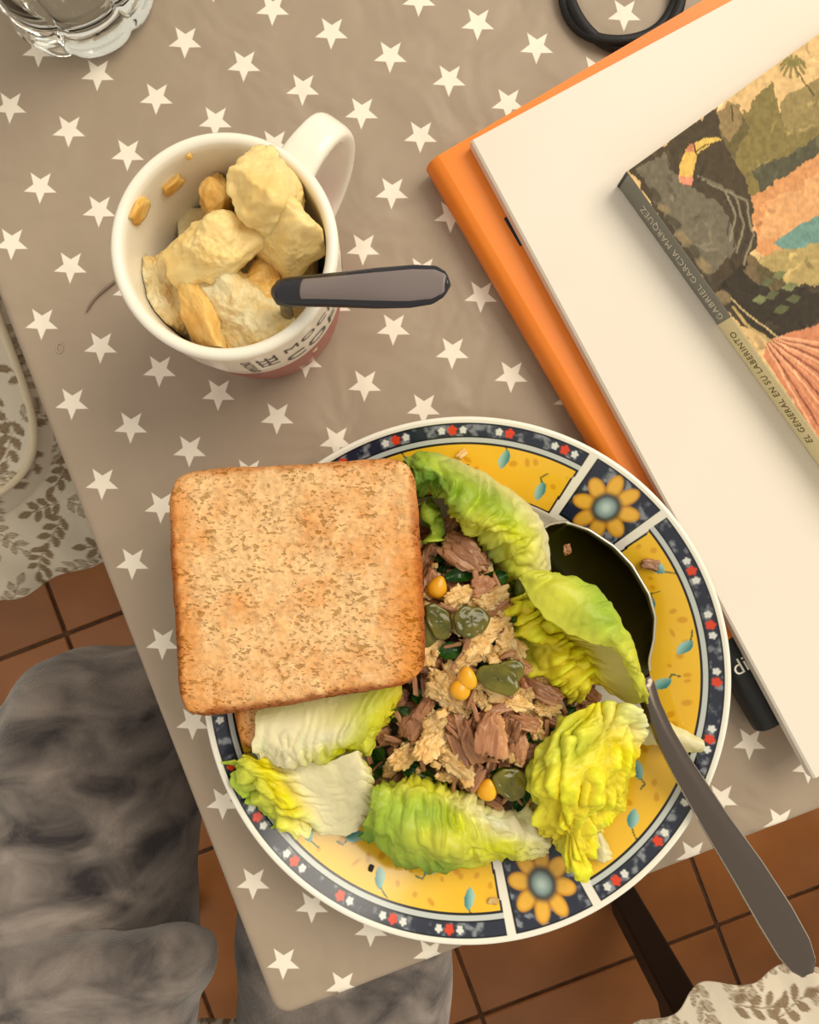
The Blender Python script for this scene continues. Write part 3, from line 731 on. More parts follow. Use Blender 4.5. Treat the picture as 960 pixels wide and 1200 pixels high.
# ---- contents of the mug
M_POT = mat('boiled_potato', C(232, 198, 124), 0.42, col2=C(242, 220, 160), nscale=60, bump=(220, 0.5, 0.0012), sss=0.35, lo=0.35, hi=0.7)
M_POT2 = mat('potato_mash', C(232, 220, 180), 0.5, col2=C(218, 186, 116), nscale=70, bump=(400, 0.8, 0.0015), sss=0.3)
M_POTO = mat('golden_potato', C(222, 170, 84), 0.4, col2=C(234, 200, 126), nscale=70, bump=(220, 0.5, 0.001), sss=0.3)
def pot(px, py, h, size, rot, seed, label, m=M_POT, rough=0.16):
    me = lump(seed, [v * 1.16 for v in size], 5, rough, 1.4, ICO5, spread=0.30, sharp=6, crumbly=0.025, boxy=False)
    loc = P(px, py, h); M = Matrix.Translation(loc) @ Matrix.Rotation(rot[2], 4, 'Z') @ Matrix.Rotation(rot[1], 4, 'Y') @ Matrix.Rotation(rot[0], 4, 'X')
    n = len(me.vertices); co = np.zeros(n * 3); me.vertices.foreach_get('co', co); co = co.reshape(-1, 3) @ np.array(M)[:3, :3].T + np.array(loc)
    d = co[:, :2] - np.array([MC.x, MC.y]); r = np.linalg.norm(d, axis=1); hh = co[:, 2] - T
    lim = np.interp(hh, [0, 0.012, 0.03, 0.06, 0.09], [0.024, 0.0325, 0.0350, 0.0378, 0.0391]) - 0.0050
    k = np.where((r > lim) & (hh < 0.0925), lim / np.maximum(r, 1e-6), 1.0)          # the piece presses against the mug wall
    co[:, :2] = np.array([MC.x, MC.y]) + d * k[:, None]
    co -= np.array(loc); me.vertices.foreach_set('co', co.ravel()); me.update(); smooth(me)
    return place(me, 'potato_chunk', loc, (0, 0, 0), m, label, 'potato', 'potato pieces in the mug')
def mm(px_, h): return px_ * (CAM_Z - T - h) / F
mash = lump(77, (0.0315, 0.0315, 0.013), 0, 0.03, 2.5, ICO5, spread=0.02, sharp=30)
o = place(mash, 'mashed_potato', MC + Vector((0.0008, -0.0006, 0.047)), (0, 0, 0), M_POT2, 'pale mashed potato filling the bottom of the mug', 'mash', None)
pot(322, 222, 0.083, (mm(43, .083), mm(44, .083), 0.015), (0.25, 0.1, 0.3), 3, 'largest golden potato chunk, leaning on the mug wall near its handle')
pot(336, 284, 0.080, (mm(40, .08), mm(32, .08), 0.013), (-0.2, 0.1, -0.2), 5, 'rounded potato chunk against the mug wall above the spoon neck')
pot(257, 291, 0.083, (mm(34, .08), mm(34, .08), 0.014), (0.2, -0.25, 0.5), 9, 'smooth pale potato chunk lying in the middle of the mug')
pot(256, 236, 0.066, (mm(17, .065), mm(26, .065), 0.010), (0.1, 0.5, -0.5), 12, 'narrow golden potato wedge behind the middle chunk', M_POTO)
pot(238, 365, 0.075, (mm(22, .07), mm(52, .07), 0.012), (0.1, 0.2, 0.42), 15, 'long golden potato slice along the mug wall opposite the handle', M_POTO)
pot(193, 345, 0.066, (mm(28, .066), mm(46, .066), 0.013), (0.2, 0.1, 0.45), 18, 'crumbly pale potato piece at the mug wall beside the long slice', M_POT2, 0.24)
pot(296, 368, 0.072, (mm(38, .07), mm(42, .07), 0.013), (-0.1, 0.1, 0.2), 21, 'crumbly pale potato heap around the spoon neck', M_POT2, 0.24)
pot(305, 340, 0.070, (mm(30, .07), mm(22, .07), 0.010), (0, 0.2, 0.3), 25, 'amber potato piece under the middle chunk', M_POTO)
pot(214, 312, 0.064, (mm(20, .064), mm(28, .064), 0.010), (0, 0.2, -0.3), 28, 'small amber potato piece at the dark mug wall', M_POTO)
def smear(px, py, h, ang, size, seed, lab):
    me = lump(seed, size, 5, 0.16, 2.2, ICO3); d = Vector((math.cos(ang), math.sin(ang), 0))
    r = mug_r(h) - 0.0045
    p = MC + d * (r - 0.0006); p.z = T + h
    o = place(me, 'potato_smear', p, (0, 0, ang), M_POTO, lab, 'potato', 'potato pieces in the mug')
smear(0, 0, 0.0845, math.radians(155), (0.0016, 0.0055, 0.0045), 41, 'thick potato smear high on the inner mug wall')
smear(0, 0, 0.076, math.radians(129), (0.0014, 0.0050, 0.0038), 43, 'small round potato smear on the inner mug wall')
smear(0, 0, 0.087, math.radians(112), (0.0008, 0.0013, 0.0012), 44, 'tiny white potato speck under the mug rim')

# ---- teaspoon in the mug
def make_teaspoon():
    root = empty('teaspoon', P(330, 380, 0.045)); base = root.location.copy()
    tag(root, 'teaspoon with smoky translucent handle stuck in the potato mug', 'spoon')
    M_ST = mat('spoon_steel', C(150, 146, 140), 0.22, 1.0)
    M_SMK, nt, b = new_mat('smoky_plastic'); b.inputs['Base Color'].default_value = (*C(156, 142, 140), 1); b.inputs['Roughness'].default_value = 0.22; b.inputs['Transmission Weight'].default_value = 0.35; b.inputs['IOR'].default_value = 1.3
    M_DK = mat('dark_plastic', C(34, 34, 42), 0.16)
    # steel stem with flat bowl inside the mash
    ctrl = Pa([(326, 380, 0.042), (334, 386, 0.054), (338, 384, 0.066), (337, 370, 0.079), (335, 354, 0.090), (346, 344, 0.0955), (365, 343, 0.0975)])
    pts = cr_mat(len(ctrl), 40) @ ctrl; v, q = tube_np(pts - np.array(base), np.linspace(0.0024, 0.0019, 40), 12)
    link('stem', mesh_np('stem', v, q), root, M_ST)
    bw = lump(5, (0.010, 0.015, 0.0025), 0, 0, 1, ICO3, spread=0); o = link('bowl', bw, root, M_ST); o.location = P(316, 372, 0.038) - base; o.rotation_euler = (0.4, 0, 0.6)
    # handle body: flattened paddle
    n = 70; s = np.linspace(0, 1, n)
    ax = cr_mat(4, n) @ Pa([(322, 343, 0.0935), (385, 340, 0.104), (455, 337, 0.1165), (527, 333, 0.125)])
    def paddle(scale_w, scale_t, s0=0.0, s1=1.0, lift=0.0):
        th = np.linspace(0, 2 * PI, 28, endpoint=False); V = []
        tn = (ax[-1] - ax[0]); tn /= np.linalg.norm(tn); sd = np.cross([0, 0, 1], tn); sd /= np.linalg.norm(sd); up = np.cross(tn, sd)
        for k in range(n):
            f = s0 + (s1 - s0) * k / (n - 1); c = np.array([np.interp(f, s, ax[:, i]) for i in range(3)])
            w = np.interp(f, [0, .03, .1, .3, .6, .8, .92, .98, 1], [.0022, .0044, .0050, .0054, .0064, .0066, .0058, .0036, .0006])
            t = np.interp(f, [0, .05, .2, .6, 1], [.0022, .0034, .0032, .0024, .0012])
            V.append(c + up * lift + np.outer(np.cos(th) * w * scale_w, sd) + np.outer(np.sin(th) * t * scale_t, up) - np.array(base))
        V = np.array(V); Q = grid_quads(n, 28, True); cap = []
        V = V.reshape(-1, 3); ca, cb = len(V), len(V) + 1
        V = np.vstack([V, V[:28].mean(0), V[-28:].mean(0)])
        me = bpy.data.meshes.new('handle'); me.from_pydata(V.tolist(), [], [tuple(x_) for x_ in Q.tolist()] + [((j + 1) % 28, j, ca) for j in range(28)] + [((n - 1) * 28 + j, (n - 1) * 28 + (j + 1) % 28, cb) for j in range(28)])
        smooth(me); return me
    link('handle', paddle(1, 1), root, M_DK)
    link('handle_inlay', paddle(0.80, 1.0, 0.20, 0.985, 0.0005), root, M_SMK)
make_teaspoon()

# ------------------------------------------------------------------ bread
def bread_mat():
    m, nt, b = new_mat('toasted_bread'); L = nt.links.new
    b.inputs['Roughness'].default_value = 0.85; b.inputs['Specular IOR Level'].default_value = 0.2
    vc = _n(nt, 'ShaderNodeVertexColor', layer_name='Col'); tc = _n(nt, 'ShaderNodeTexCoord')
    def ramp(src, p0, p1, c0, c1):
        r = _n(nt, 'ShaderNodeValToRGB'); r.color_ramp.elements[0].position = p0; r.color_ramp.elements[1].position = p1
        r.color_ramp.elements[0].color = (c0, c0, c0, 1); r.color_ramp.elements[1].color = (c1, c1, c1, 1); L(src, r.inputs[0]); return r.outputs[0]
    nd = _n(nt, 'ShaderNodeTexNoise'); nd.inputs['Scale'].default_value = 130; nd.inputs['Detail'].default_value = 3; L(tc.outputs['Object'], nd.inputs['Vector'])
    mixv = _n(nt, 'ShaderNodeMix', data_type='VECTOR'); mixv.inputs[0].default_value = 0.006
    L(tc.outputs['Object'], mixv.inputs[4]); L(nd.outputs['Color'], mixv.inputs[5])
    pores = []
    mp = _n(nt, 'ShaderNodeMapping'); mp.inputs['Rotation'].default_value = (0, 0, 0.1); mp.inputs['Scale'].default_value = (0.75, 1.3, 1); L(tc.outputs['Object'], mp.inputs[0])
    for sc, lo_, hi_ in ((680, 0.58, 0.65), (330, 0.62, 0.68)):
        v = _n(nt, 'ShaderNodeTexNoise'); v.inputs['Scale'].default_value = sc; v.inputs['Detail'].default_value = 1.5; L(mp.outputs[0], v.inputs['Vector'])
        pores.append(ramp(v.outputs['Fac'], lo_, hi_, 0.0, 1.0))
    v = _n(nt, 'ShaderNodeTexVoronoi'); v.inputs['Scale'].default_value = 150; L(mixv.outputs[1], v.inputs['Vector'])
    pores.append(ramp(v.outputs['Distance'], 0.06, 0.13, 0.9, 0.0))
    n1 = _n(nt, 'ShaderNodeTexNoise'); n1.inputs['Scale'].default_value = 120; n1.inputs['Detail'].default_value = 4; L(tc.outputs['Object'], n1.inputs['Vector'])
    sel = ramp(n1.outputs['Fac'], 0.40, 0.56, 0.1, 1.0)
    mx1 = _n(nt, 'ShaderNodeMath', operation='MAXIMUM'); L(pores[0], mx1.inputs[0]); L(pores[1], mx1.inputs[1])
    mu = _n(nt, 'ShaderNodeMath', operation='MULTIPLY'); L(mx1.outputs[0], mu.inputs[0]); L(sel, mu.inputs[1])
    mx2 = _n(nt, 'ShaderNodeMath', operation='MAXIMUM'); L(mu.outputs[0], mx2.inputs[0]); L(pores[2], mx2.inputs[1])
    hs = _n(nt, 'ShaderNodeHueSaturation'); hs.inputs['Saturation'].default_value = 1.12; hs.inputs['Value'].default_value = 0.60; L(vc.outputs[0], hs.inputs['Color'])
    n4 = _n(nt, 'ShaderNodeTexNoise'); n4.inputs['Scale'].default_value = 500; n4.inputs['Detail'].default_value = 4; L(tc.outputs['Object'], n4.inputs['Vector'])
    h2 = _n(nt, 'ShaderNodeHueSaturation'); mr = _n(nt, 'ShaderNodeMapRange'); mr.inputs['From Min'].default_value = 0.3; mr.inputs['From Max'].default_value = 0.7; mr.inputs['To Min'].default_value = 0.82; mr.inputs['To Max'].default_value = 1.15
    L(n4.outputs['Fac'], mr.inputs['Value']); L(mr.outputs[0], h2.inputs['Value']); L(vc.outputs[0], h2.inputs['Color'])
    mc = _n(nt, 'ShaderNodeMix', data_type='RGBA'); L(mx2.outputs[0], mc.inputs[0]); L(h2.outputs[0], mc.inputs[6]); L(hs.outputs[0], mc.inputs[7])
    L(mc.outputs[2], b.inputs['Base Color'])
    inv = _n(nt, 'ShaderNodeMath', operation='SUBTRACT'); L(n4.outputs['Fac'], inv.inputs[0]); L(mx2.outputs[0], inv.inputs[1])
    bp = _n(nt, 'ShaderNodeBump'); bp.inputs['Strength'].default_value = 0.7; bp.inputs['Distance'].default_value = 0.0008; L(inv.outputs[0], bp.inputs['Height']); L(bp.outputs[0], b.inputs['Normal'])
    return m
M_BREAD = bread_mat()
def make_bread(name, corners, th, label, rot_seed, rad=0.12):
    # corners: TL, TR, BR, BL as (px, py, h of the top face)
    cs = Pa(np.array(corners)); n = 240; ring = []
    t = np.linspace(0, 2 * PI, n, endpoint=False)
    c, s = np.cos(t), np.sin(t); k = (np.abs(c) ** 9 + np.abs(s) ** 9) ** (-1 / 9); U = c * k; Vv = s * k
    wob = 1 + 0.022 * fbm(c * 2.2 + rot_seed, s * 2.2, seed=rot_seed) + 0.012 * fbm(c * 11, s * 11, seed=rot_seed + 1) + 0.003 * fbm(c * 40, s * 40, seed=rot_seed + 2)
    U = U * wob; Vv = Vv * wob
    prof = [(f, 0, 1) for f in np.linspace(0.004, 0.93, 75)]           # (scale, z, top)
    for a in np.linspace(0, PI / 2, 9)[1:]: prof.append((0.93 + 0.07 * math.sin(a), -0.0032 * (1 - math.cos(a)), 1))
    for z in np.linspace(-0.0045, -th + 0.0035, 8): prof.append((1.0 - 0.012 * math.sin(PI * (z + th) / th), z, 0))
    for a in np.linspace(0, PI / 2, 7): prof.append((0.95 + 0.05 * math.cos(a), -th + 0.003 * (1 - math.sin(a)), 0))
    for f in np.linspace(0.9, 0.004, 10): prof.append((f, -th, 0))
    V = []; Cc = []
    for f, z, top in prof:
        a = (U * f + 1) / 2; b = (Vv * f + 1) / 2                        # a: left->right, b: bottom->top
        p = (cs[0][None] * ((1 - a) * b)[:, None] + cs[1][None] * (a * b)[:, None] + cs[2][None] * (a * (1 - b))[:, None] + cs[3][None] * ((1 - a) * (1 - b))[:, None])
        nz = fbm(a * 6, b * 6, seed=rot_seed + 5) * 0.0016 + fbm(a * 26, b * 26, seed=rot_seed + 6) * 0.0007
        p[:, 2] += z + nz * (1 if top else 0.4); V.append(p)
        e = np.maximum(np.abs(U * f), np.abs(Vv * f))
        nn = fbm(a * 7, b * 7, seed=rot_seed + 8); n2 = fbm(a * 30, b * 30, seed=rot_seed + 9)
        crumb = lin((236, 192, 138)); toast = lin((216, 142, 70)); crust = lin((164, 84, 32)); dk = lin((112, 54, 20))
        w = np.clip(0.22 + 1.0 * nn + 0.35 * n2, 0, 1)
        # browner towards the left edge and the lower right corner
        br = np.clip(sstep(0.70, 1.0, -U * f) * 0.95 + sstep(0.55, 1.0, U * f) * sstep(0.9, -0.4, Vv * f) * 1.3 + 0.4 * sstep(0.8, 1.0, -Vv * f) + 0.25 * n2, 0, 1)
        col = crumb + (toast - crumb) * (w * 0.75)[:, None]; col = col + (toast - col) * br[:, None]
        ce = sstep(0.91, 0.975, e + 0.03 * n2 + 0.02 * nn) if top else np.ones(n)
        edge_c = crust + (dk - crust) * (np.clip(0.5 + nn + 0.6 * np.clip(-U, -1, 1) - 0.5 * np.clip(Vv, -1, 1), 0, 1) * (0.6 if top else 1.0))[:, None]
        edge_c = edge_c + (lin((214, 150, 88)) - edge_c) * (np.clip(sstep(0.3, 0.9, Vv), 0, 1) * 0.7)[:, None]
        col = col + (edge_c - col) * (ce * 0.85)[:, None]; Cc.append(col)
    me = mesh_np(name, np.array(V), grid_quads(len(prof), n, True), np.array(Cc))
    cen = np.array(V).reshape(-1, 3).mean(0); me.transform(Matrix.Translation(-Vector(cen)))
    o = link(name, me, None, M_BREAD); o.location = cen
    return tag(o, label, 'bread', 'slices of bread on the plate')
make_bread('bread_slice', [(193, 552, 0.052), (486, 534, 0.055), (503, 800, 0.056), (208, 848, 0.053)], 0.0135, 'golden toasted square bread slice lying on top of the salad', 3)
make_bread('bread_slice', [(262, 590, 0.0375), (430, 580, 0.0395), (440, 860, 0.0365), (276, 884, 0.0345)], 0.0125, 'lower brown crusted bread slice mostly hidden beneath the toasted slice', 13)

# ------------------------------------------------------------------ lettuce
M_LETT = vmat('lettuce_leaf', 0.42, bump=(260, 0.35, 0.0012), translucent=0.22, spec=0.45)
G_ = {'oc': (220, 208, 112), 'w': (242, 234, 190), 'c': (234, 226, 152), 'y': (236, 220, 44), 'yg': (214, 216, 70), 'g': (170, 194, 62), 'dg': (108, 148, 42), 'o': (122, 130, 40)}
def lettuce(label, rails, cols, seed, ruff, crink=1.0, nu=130, nv=110, thick=0.0007, rs=(3.4, 7.5), kr=1.0, kb=1.0):
    R = np.array(rails, float); ctrl = Pa(R)
    S = rails_surface(ctrl, nu, nv)
    cc = np.array([[lin(G_[k]) for k in (row if isinstance(row, (list, tuple)) else [row] * R.shape[1])] for row in cols])
    colr = np.clip(rails_surface(cc, nu, nv), 0.003, 1)
    px, py = to_px(S); amp = (cr_mat(len(ruff), nv) @ np.array(ruff, float))[:, None]; amp = np.clip(amp, 0, None)
    uu = np.linspace(0, 1, nu)[None, :] * np.ones((nv, 1)); vv = np.linspace(0, 1, nv)[:, None] * np.ones((1, nu))
    # arc lengths so that crinkles have an even size
    su = np.cumsum(np.r_[0, np.linalg.norm(np.diff(S.mean(0), axis=0), axis=1)]); sv = np.cumsum(np.r_[0, np.linalg.norm(np.diff(S.mean(1), axis=0), axis=1)])
    X = su[None] * 1000; Y = sv[:, None] * 1000
    X = X + 0 * Y; Y = Y + 0 * X
    wx = X + 3.0 * fbm(X / 9, Y / 9, seed=seed + 30); wy = Y + 3.0 * fbm(X / 9, Y / 9, seed=seed + 31)
    ridge = np.abs(vnoise(wx / rs[0], wy / rs[1], seed=seed)) * 2.0 - 0.55            # puffed blisters between veins
    big = fbm(X / 12, Y / 14, seed=seed + 1, o=2); fine = fbm(X / 2.1, Y / 2.6, seed=seed + 2, o=2)
    n = normals(S)
    S = S + n * (amp * (1.0 * ridge * 0.0020 * kr + big * 0.0044 * kb + fine * 0.0010) * crink)[..., None]
    # frilly outline: shift boundary points within the sheet
    fr = np.clip(np.minimum(uu, 1 - uu) * 12, 0, 1)
    eu = (np.exp(-vv * 16) + np.exp(-(1 - vv) * 16)) * vnoise(X / 3.0, Y * 0, seed=seed + 4) * amp * 0.0022
    dv = np.gradient(S, axis=0); dv /= np.linalg.norm(dv, axis=-1, keepdims=True) + 1e-9
    S = S + dv * eu[..., None]
    ev = (np.exp(-uu * 16) + np.exp(-(1 - uu) * 16)) * vnoise(X * 0, Y / 3.0, seed=seed + 6) * np.clip(amp, 0.3, 1) * 0.0025
    du = np.gradient(S, axis=1); du /= np.linalg.norm(du, axis=-1, keepdims=True) + 1e-9
    S = S + du * ev[..., None]
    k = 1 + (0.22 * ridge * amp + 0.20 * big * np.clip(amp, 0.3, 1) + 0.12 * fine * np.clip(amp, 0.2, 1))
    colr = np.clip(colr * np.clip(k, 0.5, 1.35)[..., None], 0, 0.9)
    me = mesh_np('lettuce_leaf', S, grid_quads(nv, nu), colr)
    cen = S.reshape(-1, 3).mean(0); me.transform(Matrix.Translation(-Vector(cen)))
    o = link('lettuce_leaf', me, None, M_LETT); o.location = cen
    sd = o.modifiers.new('thickness', 'SOLIDIFY'); sd.thickness = thick; sd.offset = 0
    return tag(o, label, 'lettuce', 'lettuce leaves on the plate')
def rl(pts, hs):
    hs = [hs] * len(pts) if np.isscalar(hs) else hs
    return [(p[0], p[1], h) for p, h in zip(pts, hs)]

# leaf beside the toast, cupped, back to the plate rim
lettuce('green and white cupped lettuce leaf between the toast corner and the spoon bowl', [
    rl([(478, 552), (503, 545), (548, 560), (592, 588), (628, 622), (636, 668)], [.020, .018, .016, .015, .015, .015]),
    rl([(472, 540), (500, 530), (546, 545), (597, 574), (637, 616), (646, 668)], [.034, .034, .032, .030, .028, .026]),
    rl([(478, 546), (506, 544), (545, 566), (588, 596), (620, 628), (634, 672)], [.048, .050, .050, .048, .044, .036]),
    rl([(483, 562), (512, 563), (536, 590), (567, 613), (596, 640), (614, 676)], [.046, .050, .052, .050, .045, .036]),
    rl([(486, 580), (512, 582), (524, 600), (548, 622), (572, 645), (590, 682)], [.036, .040, .042, .040, .036, .028])],
    [['dg', 'g', 'c', 'c', 'w', 'w'], ['g', 'g', 'c', 'c', 'w', 'w'], ['dg', 'g', 'g', 'g', 'yg', 'c'], ['dg', 'dg', 'g', 'yg', 'yg', 'yg'], ['dg', 'g', 'yg', 'yg', 'o', 'o']],
    3, [0.1, 0.25, 0.8, 1.0, 1.0])
lettuce('olive inner lettuce leaf curled under the cupped leaf by the toast', [
    rl([(560, 640), (575, 650), (600, 660), (630, 672)], .022), rl([(566, 660), (582, 668), (602, 676), (622, 682)], .026), rl([(575, 690), (585, 694), (598, 700), (610, 702)], .022)],
    ['yg', 'o', 'o'], 8, [0.8, 0.8, 0.8], nu=60, nv=50)
lettuce('small dark green lettuce frill beside the toast edge', [
    rl([(488, 588), (494, 604), (499, 618), (503, 630)], .030), rl([(496, 586), (502, 603), (506, 618), (507, 632)], .038), rl([(508, 586), (512, 600), (511, 614), (510, 628)], .030)],
    ['dg', 'g', 'dg'], 9, [1, 1, 1], nu=60, nv=50)
# folded leaf over the spoon bowl
lettuce('folded pale green lettuce leaf with yellow heart lying over the spoon bowl', [
    rl([(594, 712), (590, 742), (610, 772), (640, 800), (672, 828)], [.034, .032, .030, .028, .026]),
    rl([(603, 706), (622, 732), (646, 762), (668, 790), (692, 806)], [.042, .043, .042, .040, .034]),
    rl([(612, 700), (642, 724), (672, 752), (690, 774), (706, 806)], [.038, .038, .036, .034, .028]),
    rl([(622, 692), (660, 718), (698, 752), (716, 784), (732, 822)], [.036, .036, .036, .035, .032]),
    rl([(636, 680), (684, 700), (722, 735), (744, 778), (757, 824)], [.043, .044, .044, .042, .037]),
    rl([(642, 668), (690, 682), (724, 718), (748, 768), (759, 818)], [.052, .056, .057, .053, .042]),
    rl([(622, 670), (664, 694), (704, 728), (738, 770), (757, 815)], [.058, .063, .064, .059, .046]),
    rl([(606, 676), (636, 722), (684, 752), (722, 764), (750, 815)], [.056, .060, .061, .057, .044])],
    [['g', 'g', 'yg', 'y', 'yg'], 'y', ['yg', 'y', 'y', 'y', 'y'], ['yg', 'oc', 'oc', 'oc', 'oc'], ['yg', 'yg', 'oc', 'oc', 'yg'], ['yg', 'g', 'g', 'yg', 'yg'], ['yg', 'yg', 'g', 'yg', 'yg'], ['yg', 'yg', 'yg', 'yg', 'yg']],
    14, [1.1, 1.2, 1.0, 0.15, 0.2, 0.45, 0.5, 0.35], nv=150)
# crumpled yellow leaf
lettuce('crumpled bright yellow lettuce leaf lying on the rim beside the spoon handle', [
    rl([(646, 868), (620, 905), (630, 942), (640, 980), (656, 1006), (680, 1032)], [.030, .034, .034, .032, .030, .028]),
    rl([(668, 848), (646, 890), (650, 930), (658, 970), (670, 1000), (684, 1024)], [.038, .045, .047, .044, .040, .034]),
    rl([(700, 828), (684, 872), (682, 915), (680, 958), (682, 990), (689, 1012)], [.036, .044, .050, .046, .042, .034]),
    rl([(736, 832), (716, 868), (710, 905), (700, 940), (696, 966), (694, 1000)], [.036, .042, .044, .042, .038, .032]),
    rl([(756, 856), (748, 884), (742, 918), (734, 950), (712, 962), (698, 984)], [.025, .032, .031, .030, .029, .028])],
    [['yg', 'yg', 'yg', 'y', 'yg', 'yg'], ['yg', 'yg', 'y', 'y', 'y', 'y'], ['y', 'yg', 'y', 'y', 'y', 'y'], ['c', 'y', 'y', 'y', 'y', 'y'], ['w', 'y', 'y', 'y', 'y', 'c']],
    21, [1.1, 1.3, 1.3, 1.3, 1.0], 1.0, nu=170, nv=150, rs=(11.0, 3.6), kr=0.9, kb=1.5)
lettuce('pale lettuce rib poking out under the spoon handle', [
    rl([(738, 838), (765, 840), (795, 852), (824, 868)], [.024, .022, .022, .0240]), rl([(735, 850), (765, 856), (796, 866), (826, 874)], [.026, .025, .024, .0255]), rl([(742, 868), (768, 872), (796, 878), (820, 880)], [.023, .022, .022, .0240])],
    ['c', 'w', 'c'], 25, [0.2, 0.2, 0.2], nu=60, nv=40, thick=0.0025)
lettuce('pale torn lettuce rib under the crumpled yellow leaf', [
    rl([(684, 965), (694, 985), (700, 1008)], .024), rl([(698, 968), (706, 988), (710, 1010)], .026), rl([(706, 978), (714, 992), (717, 1008)], .0235)],
    ['c', 'w', 'c'], 26, [0.2, 0.2, 0.2], nu=40, nv=40)
# bottom leaf
lettuce('green lettuce leaf with white rib end lying between salad and yellow rim', [
    rl([(448, 918), (478, 908), (512, 912), (546, 924), (582, 946), (632, 938)], [.030, .032, .030, .028, .024, .022]),
    rl([(440, 925), (472, 920), (512, 926), (548, 942), (588, 956), (640, 958)], [.040, .044, .042, .038, .030, .026]),
    rl([(434, 942), (470, 945), (510, 954), (550, 966), (592, 972), (645, 982)], [.043, .046, .043, .040, .032, .027]),
    rl([(428, 962), (462, 972), (508, 985), (552, 990), (596, 990), (645, 992)], [.040, .046, .046, .041, .034, .027]),
    rl([(424, 978), (464, 1002), (512, 1010), (556, 1008), (600, 1003), (640, 997)], [.034, .039, .040, .037, .031, .026]),
    rl([(432, 976), (472, 1014), (520, 1023), (560, 1018), (600, 1004), (638, 998)], [.027, .028, .028, .027, .0262, .026])],
    [['dg', 'yg', 'yg', 'yg', 'c', 'c'], ['g', 'yg', 'yg', 'c', 'w', 'c'], ['g', 'g', 'g', 'yg', 'w', 'w'], ['g', 'g', 'yg', 'yg', 'yg', 'w'], ['dg', 'g', 'g', 'yg', 'yg', 'w'], ['dg', 'dg', 'dg', 'yg', 'yg', 'c']],
    33, [1.1, 1.1, 0.8, 0.8, 0.8, 0.7], nu=160)
# lower left leaf
lettuce('lettuce leaf with broad white rib and curly yellow edge next to the lower slice', [
    rl([(276, 892), (279, 915), (296, 942), (326, 966)], [.026, .027, .0265, .0255]),
    rl([(285, 886), (298, 912), (318, 940), (338, 966)], [.036, .038, .036, .030]),
    rl([(312, 888), (326, 916), (342, 946), (358, 972)], [.036, .037, .035, .030]),
    rl([(345, 892), (360, 920), (374, 948), (384, 978)], [.033, .033, .031, .029]),
    rl([(385, 892), (396, 920), (402, 946), (406, 978)], [.036, .035, .033, .030]),
    rl([(418, 882), (424, 910), (424, 938), (420, 974)], [.040, .040, .037, .031]),
    rl([(426, 886), (437, 914), (438, 945), (428, 964)], [.036, .036, .034, .030])],
    [['g', 'g', 'g', 'g'], ['yg', 'yg', 'yg', 'yg'], ['y', 'y', 'y', 'c'], 'w', 'w', 'w', ['yg', 'c', 'c', 'w']],
    41, [1.0, 1.2, 1.2, 0.25, 0.15, 0.2, 0.7], nv=150)
# leaf under the toast
lettuce('white ribbed lettuce leaf tucked under the lower side of the toast', [
    rl([(302, 832), (350, 822), (400, 812), (446, 800), (474, 798)], [.038, .038, .037, .036, .035]),
    rl([(298, 852), (345, 850), (392, 842), (436, 828), (470, 812)], [.042, .042, .041, .040, .036]),
    rl([(298, 874), (342, 872), (390, 864), (430, 850), (468, 826)], [.042, .042, .042, .041, .036]),
    rl([(299, 886), (344, 886), (390, 882), (428, 868), (464, 836)], [.039, .040, .040, .039, .034]),
    rl([(302, 889), (346, 894), (390, 894), (430, 884), (452, 852)], [.034, .034, .033, .032, .030])],
    [['c', 'c', 'c', 'yg', 'y'], ['w', 'w', 'c', 'yg', 'y'], ['w', 'w', 'w', 'yg', 'y'], ['w', 'w', 'yg', 'yg', 'y'], ['w', 'c', 'yg', 'yg', 'y']],
    47, [0.1, 0.15, 0.5, 0.9, 1.0])

# ------------------------------------------------------------------ tuna salad: a dark moist bed and the single pieces on it
REG = [(480, 660), (492, 622), (520, 604), (556, 640), (588, 690), (592, 745), (630, 790), (690, 800), (700, 822), (650, 862), (632, 905), (636, 942), (596, 948), (560, 936), (500, 905), (436, 915), (430, 890), (455, 850), (475, 810), (478, 740)]
def mound_h(px, py):
    d = np.hypot((px - 545) / 120.0, (py - 785) / 180.0)
    return 0.010 + 0.021 * np.clip(1 - d ** 2, 0, 1) + 0.006
def make_bed():
    n = 110; gx, gy = np.meshgrid(np.linspace(410, 720, n), np.linspace(590, 960, n), indexing='ij')
    d = np.hypot((gx - 548) / 125.0, (gy - 790) / 185.0)
    h = np.where(d < 1, 0.0085 + 0.020 * np.clip(1 - d ** 2, 0, 1) ** 0.8, 0.0078) + 0.0035 * fbm(gx / 12, gy / 12, seed=61) * (d < 1)
    S = Pa(np.stack([gx, gy, np.maximum(h, 0.0078)], -1))
    keep = ((d[:-1, :-1] < 1.0)).ravel()
    nn = fbm(gx / 9, gy / 9, seed=63); col = lin((66, 48, 28)) + (lin((120, 88, 56)) - lin((66, 48, 28))) * np.clip(0.5 + nn * 1.4, 0, 1)[..., None]
    gm = fbm(gx / 14, gy / 14, seed=66) > 0.18; col = np.where(gm[..., None], lin((48, 62, 26)), col)
    me = mesh_np('salad_bed', S, grid_quads(n, n)[keep], col)
    cen = S.reshape(-1, 3).mean(0); me.transform(Matrix.Translation(-Vector(cen)))
    o = link('tuna_salad', me, None, vmat('moist_salad', 0.35, bump=(500, 0.8, 0.002))); o.location = cen
    sd = o.modifiers.new('thickness', 'SOLIDIFY'); sd.thickness = 0.001; sd.offset = 1
    tag(o, 'moist dark mixture under the tuna and egg pieces of the salad', 'salad', kind='stuff')
make_bed()
